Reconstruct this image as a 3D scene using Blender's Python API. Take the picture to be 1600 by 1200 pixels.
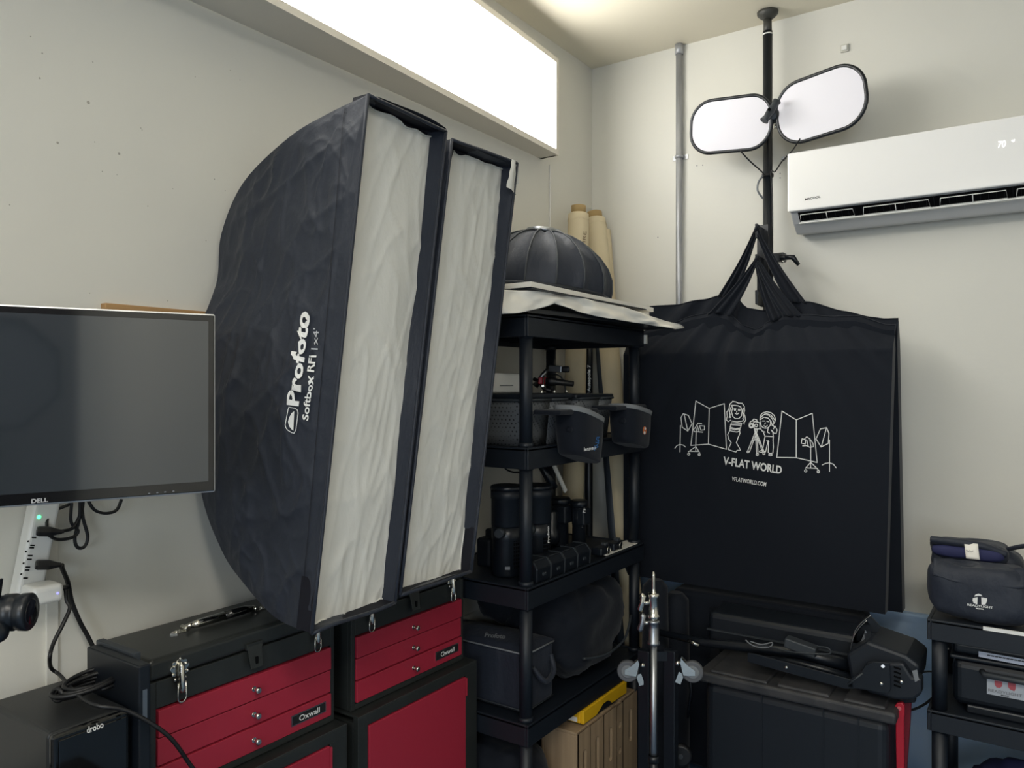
import bpy, bmesh, math, random
from mathutils import Vector, Matrix, noise
from mathutils.bvhtree import BVHTree
PI = math.pi
random.seed(7)
for o in list(bpy.data.objects):
    bpy.data.objects.remove(o)
SC = bpy.context.scene
COL = SC.collection

# ------------------------------------------------------------------ camera
CA, CC, CH = 1.76, 3.233, 1.55          # distance to left wall, to back wall, eye height
YAW = math.radians(34.5)
FPX = 1204.0
cam = bpy.data.cameras.new('camera')
cam.sensor_width = 36.0
cam.lens = 36.0 * FPX / 1600.0
cam.clip_start = 0.02
camo = bpy.data.objects.new('camera', cam)
COL.objects.link(camo)
camo.location = (CA, -CC, CH)
camo.rotation_euler = (math.radians(90), 0, YAW)
SC.camera = camo

# ------------------------------------------------------------------ light
SC.view_settings.view_transform = 'Standard'
SC.view_settings.look = 'None'
SC.view_settings.gamma = 1.0
SC.view_settings.use_curve_mapping = False
SC.view_settings.exposure = 0.0
world = bpy.data.worlds.new('world')
SC.world = world
world.use_nodes = True
world.node_tree.nodes['Background'].inputs[0].default_value = (0.6, 0.75, 1.0, 1)
world.node_tree.nodes['Background'].inputs[1].default_value = 0.25

def area(name, loc, target, sx, sy, power, color):
    l = bpy.data.lights.new(name, 'AREA')
    l.shape = 'RECTANGLE'; l.size = sx; l.size_y = sy
    l.energy = power; l.color = color
    o = bpy.data.objects.new(name, l); COL.objects.link(o)
    o.location = loc
    d = Vector(target) - Vector(loc)
    o.rotation_euler = d.to_track_quat('-Z', 'Y').to_euler()
    return o
LIGHTBOX_STRENGTH = 10.0
area('ceiling_panel_light', (2.6, -3.6, 3.02), (2.6, -3.6, 0), 1.2, 0.6, 50, (1.0, 0.955, 0.87))
area('ceiling_panel_light', (1.6, -5.2, 3.02), (1.6, -5.2, 0), 1.2, 0.6, 38, (1.0, 0.955, 0.87))
area('window_light', (2.9, -6.12, 1.75), (1.2, -1.0, 1.0), 1.5, 1.2, 42, (0.74, 0.86, 1.0))

# ------------------------------------------------------------------ ray helpers (photo measurements -> metres)
FW = Vector((-math.sin(YAW), math.cos(YAW), 0))
RT = Vector((math.cos(YAW), math.sin(YAW), 0))
UP = Vector((0, 0, 1))
EYE = Vector((CA, -CC, CH))
def ray(px, py):
    return FW + RT * ((px - 800) / FPX) + UP * ((600 - py) / FPX)
def onx(px, py, wx):
    d = ray(px, py); return EYE + d * ((wx - EYE.x) / d.x)
def ony(px, py, wy):
    d = ray(px, py); return EYE + d * ((wy - EYE.y) / d.y)
def onz(px, py, wz):
    d = ray(px, py); return EYE + d * ((wz - EYE.z) / d.z)
def at(px, py, dep):
    return EYE + ray(px, py) * dep
def W(a, b, c):                            # metres left of, ahead of (along the left wall), above the eye
    return Vector((CA - a, -CC + b, CH + c))

# ------------------------------------------------------------------ materials
def lin(c):
    c = c / 255.0
    return c / 12.92 if c <= 0.04045 else ((c + 0.055) / 1.055) ** 2.4
def rgb(r, g, b):
    return (lin(r), lin(g), lin(b), 1)
MATS = {}
def mat(name, col, rough=0.6, metal=0.0, spec=0.5, bump=None, var=None, sheen=0, emit=None, coat=0, alpha=None, transl=0):
    if name in MATS: return MATS[name]
    m = bpy.data.materials.new(name); m.use_nodes = True
    nt = m.node_tree; b = nt.nodes['Principled BSDF']
    b.inputs['Base Color'].default_value = col
    b.inputs['Roughness'].default_value = rough
    b.inputs['Metallic'].default_value = metal
    b.inputs['Specular IOR Level'].default_value = spec
    if coat: b.inputs['Coat Weight'].default_value = coat; b.inputs['Coat Roughness'].default_value = 0.08
    if sheen:
        b.inputs['Sheen Weight'].default_value = sheen
        b.inputs['Sheen Roughness'].default_value = 0.5
    if emit:
        b.inputs['Emission Color'].default_value = emit[0]; b.inputs['Emission Strength'].default_value = emit[1]
    tc = nt.nodes.new('ShaderNodeTexCoord')
    if var:                                 # (scale, other colour, contrast, stretch)
        mp = nt.nodes.new('ShaderNodeMapping'); nt.links.new(tc.outputs['Object'], mp.inputs[0])
        mp.inputs['Scale'].default_value = var[3] if len(var) > 3 else (1, 1, 1)
        n = nt.nodes.new('ShaderNodeTexNoise'); n.inputs['Scale'].default_value = var[0]; n.inputs['Detail'].default_value = 6
        nt.links.new(mp.outputs[0], n.inputs[0])
        r = nt.nodes.new('ShaderNodeValToRGB')
        r.color_ramp.elements[0].position = 0.5 - var[2]; r.color_ramp.elements[1].position = 0.5 + var[2]
        r.color_ramp.elements[0].color = var[1]; r.color_ramp.elements[1].color = col
        nt.links.new(n.outputs[0], r.inputs[0]); nt.links.new(r.outputs[0], b.inputs['Base Color'])
    if bump:                                # list of (scale, strength, distance, stretch)
        prev = None
        for bp in bump:
            mp = nt.nodes.new('ShaderNodeMapping'); nt.links.new(tc.outputs['Object'], mp.inputs[0])
            mp.inputs['Scale'].default_value = bp[3] if len(bp) > 3 else (1, 1, 1)
            if len(bp) > 4: mp.inputs['Rotation'].default_value = bp[4]
            n = nt.nodes.new('ShaderNodeTexNoise'); n.inputs['Scale'].default_value = bp[0]; n.inputs['Detail'].default_value = 4
            if len(bp) > 5: n.noise_type = bp[5]
            nt.links.new(mp.outputs[0], n.inputs[0])
            u = nt.nodes.new('ShaderNodeBump'); u.inputs['Strength'].default_value = bp[1]; u.inputs['Distance'].default_value = bp[2]
            nt.links.new(n.outputs[0], u.inputs['Height'])
            if prev: nt.links.new(prev.outputs[0], u.inputs['Normal'])
            prev = u
        nt.links.new(prev.outputs[0], b.inputs['Normal'])
    MATS[name] = m
    return m
M_WALL = mat('wall paint', rgb(222, 220, 210), 0.55, bump=[(3, .25, .02), (90, .12, .002)], var=(1.2, rgb(214, 212, 204), .25))
M_CEIL = mat('ceiling paint', rgb(226, 219, 200), 0.6, bump=[(60, .1, .002)])
M_BLUE = mat('blue paint', rgb(160, 196, 238), 0.5, bump=[(8, .4, .01), (60, .2, .003)], var=(5, rgb(182, 202, 224), .2))
M_FLOOR = mat('floor paint', rgb(92, 120, 150), 0.5, bump=[(20, .2, .004)], var=(3, rgb(80, 100, 122), .2))
M_FAB = mat('black nylon', rgb(32, 38, 50), 0.58, spec=.42, sheen=.06, bump=[(7, .8, .03, (1, 1, .3), (.35, 0, 0), 'RIDGED_MULTIFRACTAL'), (22, .5, .010, (1, 1, .4), (-.5, .3, 0)), (60, .3, .003)])
M_COT = mat('black cotton', rgb(14, 20, 30), 0.8, spec=.25, sheen=.1, bump=[(5, .5, .02, (1, 1, .3), (0, .3, 0)), (200, .15, .001)])
M_PUR = mat('black lining', rgb(17, 18, 28), 0.7, spec=.3)
M_DIFF = mat('white diffusion cloth', rgb(212, 211, 204), 0.8, spec=.2, bump=[(11, .55, .012, (1, 1, .3), (.3, 0, 0), 'RIDGED_MULTIFRACTAL'), (30, .45, .005, (1, 1, .6))])
M_PLAS = mat('black plastic', rgb(16, 23, 32), 0.5, bump=[(300, .08, .0005)])
M_PLAS2 = mat('dark grey plastic', rgb(50, 55, 60), 0.5)
M_GLOSS = mat('gloss black', rgb(10, 11, 13), 0.08, coat=.6)
M_METB = mat('black metal', rgb(18, 23, 30), 0.35, spec=.5)
M_CHEST = mat('dark green grey enamel', rgb(45, 48, 47), 0.38, bump=[(150, .15, .0008)], var=(14, rgb(38, 41, 40), .2))
M_RED = mat('red enamel', rgb(164, 40, 60), 0.42, bump=[(4, .08, .004), (150, .1, .0005)])
M_CHROME = mat('chrome', rgb(215, 213, 205), 0.18, metal=1)
M_STEEL = mat('brushed steel', rgb(165, 168, 172), 0.35, metal=1)
M_ZINC = mat('zinc', rgb(190, 191, 194), 0.42, metal=.45, var=(30, rgb(150, 152, 156), .2, (1, 1, .2)))
M_WHITE = mat('white plastic', rgb(232, 232, 228), 0.3)
M_ACW = mat('ac white gloss', rgb(246, 245, 243), 0.16, coat=.4)
M_ACG = mat('ac grey', rgb(200, 201, 202), 0.35)
M_SILV = mat('silver bezel', rgb(205, 206, 208), 0.3, metal=.6)
M_INK = mat('white ink', rgb(235, 235, 232), 0.6)
M_GINK = mat('grey ink', rgb(120, 122, 128), 0.6)
M_BINK = mat('blue ink', rgb(50, 120, 190), 0.6)
M_BLK = mat('black ink', rgb(20, 20, 22), 0.6)
M_KRAFT = mat('kraft paper', rgb(220, 206, 174), 0.75, bump=[(12, .3, .004, (1, 1, .3))], var=(6, rgb(208, 192, 158), .2, (1, 1, .2)))
M_CARD = mat('cardboard core', rgb(172, 146, 100), 0.8)
M_PLY = mat('birch plywood', rgb(170, 146, 116), 0.6, bump=[(40, .2, .001, (1, 1, .06))], var=(26, rgb(134, 112, 88), .22, (1, 1, .07)))
M_WOOD = mat('light wood', rgb(190, 152, 104), 0.6, var=(30, rgb(150, 110, 66), .25, (1, .06, 1)))
M_YEL = mat('yellow plastic', rgb(228, 178, 28), 0.45)
M_REDP = mat('red plastic', rgb(176, 28, 48), 0.4)
M_RUB = mat('grey rubber', rgb(92, 94, 98), 0.6)
M_RUBB = mat('black rubber', rgb(20, 21, 24), 0.45)
M_SHEET = mat('white sheet', rgb(238, 234, 224), 0.55, bump=[(10, .5, .01, (1, .5, 1))])
M_NAVY = mat('navy cloth', rgb(34, 38, 78), 0.8)
M_BSK = mat('basket grey', rgb(86, 89, 92), 0.5)
M_GREY = mat('grey webbing', rgb(120, 124, 128), 0.7)
M_SCREEN = mat('monitor glass', rgb(42, 48, 53), 0.06, spec=1.0, coat=.8)
M_LAMP = mat('light box panel', rgb(255, 255, 255), 0.5, emit=((1.0, 0.985, 0.94, 1), LIGHTBOX_STRENGTH))
M_FRAME = mat('cream frame paint', rgb(226, 220, 208), 0.5, bump=[(20, .1, .002)])
M_LEDG = mat('green led', rgb(60, 220, 130), .4, emit=((.1, 1, .35, 1), 2.5))
M_LEDB = mat('blue led', rgb(120, 120, 255), .4, emit=((.3, .3, 1, 1), 1.5))
M_LEDW = mat('display segment', rgb(255, 255, 255), .4, emit=((1, 1, 1, 1), 1.6))
M_OVAL = mat('oval panel white', rgb(222, 220, 228), 0.45)
M_DARK = mat('void black', rgb(8, 9, 11), 0.9, spec=.1)
M_GLASS = mat('lens glass', rgb(12, 12, 20), 0.03, coat=1)
M_COPPER = mat('orange cable', rgb(150, 92, 70), .6)
# basket: dark perforations
def basket_mat():
    m = M_BSK; nt = m.node_tree; b = nt.nodes['Principled BSDF']
    tc = nt.nodes.new('ShaderNodeTexCoord'); mp = nt.nodes.new('ShaderNodeMapping')
    mp.inputs['Rotation'].default_value = (0.785, 0.785, 0)
    nt.links.new(tc.outputs['Object'], mp.inputs[0])
    v = nt.nodes.new('ShaderNodeTexVoronoi'); v.inputs['Scale'].default_value = 95; v.inputs['Randomness'].default_value = .1
    nt.links.new(mp.outputs[0], v.inputs['Vector'])
    r = nt.nodes.new('ShaderNodeValToRGB'); r.color_ramp.interpolation = 'LINEAR'
    r.color_ramp.elements[0].position = .22; r.color_ramp.elements[1].position = .36
    r.color_ramp.elements[0].color = rgb(22, 24, 28); r.color_ramp.elements[1].color = rgb(92, 95, 98)
    nt.links.new(v.outputs['Distance'], r.inputs[0]); nt.links.new(r.outputs[0], b.inputs['Base Color'])
basket_mat()

# ------------------------------------------------------------------ mesh builder
def basis(d):
    d = Vector(d).normalized()
    a = Vector((0, 0, 1)) if abs(d.z) < .9 else Vector((1, 0, 0))
    x = d.cross(a).normalized(); y = d.cross(x).normalized()
    return x, y, d
LOC = {}
class MB:
    def __init__(s): s.v = []; s.f = []; s.sm = []
    def add(s, vs, fs, smooth=False):
        k = len(s.v); s.v += [Vector(p) for p in vs]
        for f in fs: s.f.append([i + k for i in f]); s.sm.append(smooth)
        return s
    def box(s, a, b):
        x0, x1 = sorted((a[0], b[0])); y0, y1 = sorted((a[1], b[1])); z0, z1 = sorted((a[2], b[2]))
        return s.add([(x0,y0,z0),(x1,y0,z0),(x1,y1,z0),(x0,y1,z0),(x0,y0,z1),(x1,y0,z1),(x1,y1,z1),(x0,y1,z1)],
              [(3,2,1,0),(4,5,6,7),(0,1,5,4),(1,2,6,5),(2,3,7,6),(3,0,4,7)])
    def obox(s, c, ax, ay, az):            # centre + half axis vectors
        c, ax, ay, az = map(Vector, (c, ax, ay, az))
        q = [(-1,-1,-1),(1,-1,-1),(1,1,-1),(-1,1,-1),(-1,-1,1),(1,-1,1),(1,1,1),(-1,1,1)]
        return s.add([c + ax*i + ay*j + az*k for i,j,k in q], [(3,2,1,0),(4,5,6,7),(0,1,5,4),(1,2,6,5),(2,3,7,6),(3,0,4,7)])
    def bar(s, p, q, w, h, up=(0,0,1)):
        p, q = Vector(p), Vector(q); d = (q - p); L = d.length; d.normalize()
        u = Vector(up); x = d.cross(u)
        if x.length < 1e-4: x = d.cross(Vector((1, 0, 0)))
        x.normalize(); u = x.cross(d)
        return s.obox((p + q) / 2, d * L / 2, x * w / 2, u * h / 2)
    def tube(s, pts, r, n=10, cap=True, smooth=True):
        pts = [Vector(p) for p in pts]
        rs = r if isinstance(r, (list, tuple)) else [r] * len(pts)
        vs = []; px = None
        for i, p in enumerate(pts):
            d = (pts[min(i+1, len(pts)-1)] - pts[max(i-1, 0)])
            if d.length < 1e-7: d = Vector((0, 0, 1))
            d.normalize()
            if px is None: x, y, _ = basis(d)
            else:
                x = px - d * px.dot(d)
                if x.length < 1e-5: x, y, _ = basis(d)
                x.normalize(); y = d.cross(x)
            px = x
            for k in range(n):
                a = 2*PI*k/n; vs.append(p + x*math.cos(a)*rs[i] + y*math.sin(a)*rs[i])
        fs = []
        for i in range(len(pts)-1):
            for k in range(n):
                fs.append((i*n+k, i*n+(k+1)%n, (i+1)*n+(k+1)%n, (i+1)*n+k))
        s.add(vs, fs, smooth)
        if cap:
            k0 = len(s.v) - len(vs)
            s.f.append([k0 + k for k in range(n)][::-1]); s.sm.append(False)
            s.f.append([k0 + (len(pts)-1)*n + k for k in range(n)]); s.sm.append(False)
        return s
    def cyl(s, p, q, r, r2=None, n=20):
        p, q = Vector(p), Vector(q)
        return s.tube([p, q], [r, r if r2 is None else r2], n)
    def lathe(s, base, axis, prof, n=24, smooth=True):   # prof: (height, radius)
        base = Vector(base); x, y, d = basis(axis)
        vs = []
        for h, r in prof:
            for k in range(n):
                a = 2*PI*k/n; vs.append(base + d*h + x*math.cos(a)*r + y*math.sin(a)*r)
        fs = [(i*n+k, i*n+(k+1)%n, (i+1)*n+(k+1)%n, (i+1)*n+k) for i in range(len(prof)-1) for k in range(n)]
        s.add(vs, fs, smooth)
        k0 = len(s.v) - len(vs)
        s.f.append([k0 + k for k in range(n)][::-1]); s.sm.append(False)
        s.f.append([k0 + (len(prof)-1)*n + k for k in range(n)]); s.sm.append(False)
        return s
    def grid(s, fn, nu, nv, smooth=True, close_u=False):
        vs = [fn(i/nu, j/nv) for j in range(nv+1) for i in range(nu+1)]
        fs = [(j*(nu+1)+i, j*(nu+1)+i+1, (j+1)*(nu+1)+i+1, (j+1)*(nu+1)+i) for j in range(nv) for i in range(nu)]
        return s.add(vs, fs, smooth)
    def prism(s, pts, ext, smooth=False):  # planar polygon extruded by vector
        ext = Vector(ext); n = len(pts); pts = [Vector(p) for p in pts]
        fs = [list(range(n))[::-1], [n+i for i in range(n)]] + [(i, (i+1)%n, n+(i+1)%n, n+i) for i in range(n)]
        return s.add(pts + [p + ext for p in pts], fs, smooth)
    def pillow(s, c, ax, ay, az, e=2.6, nu=28, nv=18, nz=0.0, seed=0, ez=None):
        c, ax, ay, az = map(Vector, (c, ax, ay, az)); ez = ez or e
        def sp(v, p): return math.copysign(abs(v) ** (2/p), v)
        vs = []; fs = []
        for j in range(nv+1):
            ph = -PI/2 + PI*j/nv
            for i in range(nu):
                th = 2*PI*i/nu
                x = sp(math.cos(ph), ez)*sp(math.cos(th), e); y = sp(math.cos(ph), ez)*sp(math.sin(th), e); z = sp(math.sin(ph), ez)
                p = c + ax*x + ay*y + az*z
                if nz:
                    q = noise.noise(p*9 + Vector((seed*7.3, 0, 0)))*.7 + noise.noise(p*24 + Vector((seed*3.1, 5, 0)))*.35
                    p += (p - c).normalized()*q*nz
                vs.append(p)
        for j in range(nv):
            for i in range(nu):
                fs.append((j*nu+i, j*nu+(i+1)%nu, (j+1)*nu+(i+1)%nu, (j+1)*nu+i))
        return s.add(vs, fs, True)
    def build(s, name, m, parent=None, bevel=0, seg=2, solid=0, subsurf=0, merge=False):
        me = bpy.data.meshes.new(name)
        if parent is None:
            xs = [p.x for p in s.v]; ys = [p.y for p in s.v]; zs = [p.z for p in s.v]
            L = Vector(((min(xs)+max(xs))/2, (min(ys)+max(ys))/2, min(zs)))
        else: L = LOC[parent.name]
        me.from_pydata([p - L for p in s.v], [], s.f)
        me.polygons.foreach_set('use_smooth', s.sm)
        if merge:
            bm = bmesh.new(); bm.from_mesh(me); bmesh.ops.remove_doubles(bm, verts=bm.verts, dist=1e-5)
            bmesh.ops.recalc_face_normals(bm, faces=bm.faces); bm.to_mesh(me); bm.free()
        me.update()
        o = bpy.data.objects.new(name, me); COL.objects.link(o)
        if parent is None: o.location = L
        else: o.parent = parent
        LOC[o.name] = L
        if m: me.materials.append(m)
        if solid:
            md = o.modifiers.new('solid', 'SOLIDIFY'); md.thickness = solid; md.offset = -1
        if bevel:
            md = o.modifiers.new('bevel', 'BEVEL'); md.width = bevel; md.segments = seg; md.limit_method = 'ANGLE'; md.angle_limit = .6
        if subsurf:
            md = o.modifiers.new('sub', 'SUBSURF'); md.levels = subsurf; md.render_levels = subsurf
        return o
def tag(o, label=None, cat=None, group=None, kind=None):
    if label: o['label'] = label
    if cat: o['category'] = cat
    if group: o['group'] = group
    if kind: o['kind'] = kind
    return o
def thing(name, loc, label, cat, group=None):
    o = bpy.data.objects.new(name, None); COL.objects.link(o)
    o.empty_display_size = .05
    o.location = loc; LOC[o.name] = Vector(loc)
    return tag(o, label, cat, group)
def struct(o): o['kind'] = 'structure'; return o
def smooth_path(pts, n=8):
    pts = [Vector(p) for p in pts]; out = []
    P = [pts[0]] + pts + [pts[-1]]
    for i in range(1, len(P)-2):
        for k in range(n):
            t = k/n; a, b, c, d = P[i-1], P[i], P[i+1], P[i+2]
            out.append(.5*((2*b) + (c-a)*t + (2*a-5*b+4*c-d)*t*t + (3*b-a-3*c+d)*t**3))
    out.append(pts[-1]); return out
# ---- flat print projected onto a surface
def bvh(*objs):
    vs = []; fs = []
    for o in objs:
        k = len(vs); L = LOC[o.name]
        vs += [v.co + L for v in o.data.vertices]; fs += [[i+k for i in p.vertices] for p in o.data.polygons]
    return BVHTree.FromPolygons(vs, fs)
def drop(tree, px, py, off=.0015):
    d = ray(px, py).normalized()
    h = tree.ray_cast(EYE, d)
    if h[0] is None: return None
    n = h[1]
    if n.dot(d) > 0: n = -n
    return h[0] + n*off
def text_mesh(s, bold=.0):
    cu = bpy.data.curves.new('t', 'FONT'); cu.body = s; cu.size = 1; cu.offset = bold; cu.resolution_u = 3
    o = bpy.data.objects.new('t', cu); COL.objects.link(o)
    dg = bpy.context.evaluated_depsgraph_get(); dg.update()
    me = bpy.data.meshes.new_from_object(o.evaluated_get(dg))
    vs = [v.co.copy() for v in me.vertices]; fs = [list(p.vertices) for p in me.polygons]
    bpy.data.objects.remove(o); bpy.data.curves.remove(cu); bpy.data.meshes.remove(me)
    x0 = min(v.x for v in vs); x1 = max(v.x for v in vs); y0 = min(v.y for v in vs); y1 = max(v.y for v in vs)
    return [((v.x-x0)/(x1-x0), (v.y-y0)/(y1-y0)) for v in vs], fs
def print_text(s, O, R, U, tree, m, parent, off=.0015, bold=.02, name='lettering'):
    """O,R,U: photo points of the lower left, lower right and upper left of the text."""
    vs, fs = text_mesh(s, bold); mb = MB(); out = []
    for a, b in vs:
        x = O[0] + (R[0]-O[0])*a + (U[0]-O[0])*b; y = O[1] + (R[1]-O[1])*a + (U[1]-O[1])*b
        out.append(drop(tree, x, y, off))
    good = [f for f in fs if all(out[i] is not None for i in f)]
    out = [p if p is not None else EYE for p in out]
    used = sorted({i for f in good for i in f}); mp = {i: k for k, i in enumerate(used)}
    if not used: return None
    mb.add([out[i] for i in used], [[mp[i] for i in f] for f in good])
    return mb.build(name, m, parent)
def print_lines(mb, lines, tr, tree, w=1.2, off=.0015):
    for ln in lines:
        P = [tr(*p) for p in ln]
        for (x0, y0), (x1, y1) in zip(P[:-1], P[1:]):
            L = math.hypot(x1-x0, y1-y0)
            if L < 1e-3: continue
            nx, ny = -(y1-y0)/L*w/2, (x1-x0)/L*w/2; ex, ey = (x1-x0)/L*w*.35, (y1-y0)/L*w*.35
            q = [drop(tree, x0-ex+nx, y0-ey+ny, off), drop(tree, x1+ex+nx, y1+ey+ny, off), drop(tree, x1+ex-nx, y1+ey-ny, off), drop(tree, x0-ex-nx, y0-ey-ny, off)]
            if None not in q: mb.add(q, [(0, 1, 2, 3)])
def circle(cx, cy, rx, ry=None, n=14, a0=0, a1=360):
    ry = ry or rx
    return [(cx + rx*math.cos(math.radians(a0+(a1-a0)*i/n)), cy + ry*math.sin(math.radians(a0+(a1-a0)*i/n))) for i in range(n+1)]
def print_poly(mb, pts, tree, off=.0015):
    q = [drop(tree, *p, off) for p in pts]
    if None not in q: mb.add(q, [list(range(len(q)))])

# ================================================================== THE ROOM
RX, RY, RZ = 4.2, -6.2, CH + 1.496
LEDGE = CH - .855
struct(MB().box((-.1, RY, -.1), (RX, .1, 0)).build('floor', M_FLOOR))
struct(MB().box((-.1, RY, RZ), (RX+.1, .1, RZ+.1)).build('ceiling', M_CEIL))
struct(MB().box((-.1, RY, LEDGE), (0, .1, RZ)).build('wall_left', M_WALL))
struct(MB().box((-.1, RY, 0), (.012, .1, LEDGE)).build('trim_1', M_WALL, bevel=.004))
struct(MB().box((0, 0, LEDGE), (RX, .1, RZ)).build('wall_back', M_WALL))
struct(MB().box((0, -.03, 0), (RX, .1, LEDGE)).build('baseboard_back', M_BLUE, bevel=.008))
# right wall with a window opening, front wall
struct(MB().box((RX, RY, 0), (RX+.1, .1, RZ)).build('wall_right', M_WALL))
rw = MB()
rw.box((-.1, RY-.1, 0), (2.1, RY, RZ)).box((3.7, RY-.1, 0), (RX+.1, RY, RZ)).box((2.1, RY-.1, 0), (3.7, RY, 1.1)).box((2.1, RY-.1, 2.4), (3.7, RY, RZ))
struct(rw.build('wall_front', M_WALL))
wf = MB()
for x in (2.1, 2.9, 3.7): wf.box((x-.03, RY-.03, 1.1), (x+.03, RY+.02, 2.4))
for z in (1.12, 1.75, 2.38): wf.box((2.1, RY-.03, z-.03), (3.7, RY+.02, z+.03))
struct(wf.build('window_1', M_WHITE))
# vertical joint cover on the left wall by the power strip, thin cable at the light box
a0 = onx(70, 800, 0); a1 = onx(90, 800, 0)
struct(MB().box((0, a0.y, LEDGE), (.006, a1.y, 1.60)).build('trim_2', M_WALL, bevel=.002))
c0 = onx(858, 300, 0)
MB_ = MB().tube([(.004, c0.y, 2.5), (.004, c0.y, 1.2), (.004, c0.y, .9)], .0025, 6)
tag(MB_.build('cable', M_WHITE), 'thin painted cable running down the wall below the light box', 'cable')

# ================================================================== LIGHT BOX on the left wall
y0, y1 = -CC + .38, -CC + 2.78
def lbx(y): return .086 + (y1 - y) * .0467
z0, z1 = CH + .96, CH + 1.367
lb = thing('light_box', (0.05, (y0+y1)/2, z0), 'long glowing white light box with cream frame high on the left wall', 'light box')
m = MB()
m.prism([(0.002, y0, z0), (0.002, y1, z0), (lbx(y1)-.012, y1, z0), (lbx(y0)-.012, y0, z0)], (0, 0, .012))       # underside
m.prism([(0.002, y0, z1-.012), (0.002, y1, z1-.012), (lbx(y1)-.012, y1, z1-.012), (lbx(y0)-.012, y0, z1-.012)], (0, 0, .012))
m.box((.002, y1-.012, z0), (lbx(y1)-.012, y1, z1)); m.box((.002, y0, z0), (lbx(y0)-.012, y0+.012, z1))
m.build('housing', M_FRAME, lb)
def rail(p0, p1, w, nm='frame_rail'):
    pass
fr = .022
def q4(ya, yb, za, zb, xo0, xo1):
    return [(lbx(ya)+xo0, ya, za), (lbx(yb)+xo0, yb, za), (lbx(yb)+xo1, yb, za), (lbx(ya)+xo1, ya, za)], (0, 0, zb-za)
for ya, yb, za, zb in ((y0, y1, z0, z0+fr), (y0, y1, z1-fr, z1), (y0, y0+fr, z0+fr, z1-fr), (y1-fr, y1, z0+fr, z1-fr)):
    MB().prism(*q4(ya, yb, za, zb, -.012, .002)).build('frame_rail', M_FRAME, lb)
MB().prism(*q4(y0+fr, y1-fr, z0+fr, z1-fr, -.011, -.006)).build('diffuser_panel', M_LAMP, lb)

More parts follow.
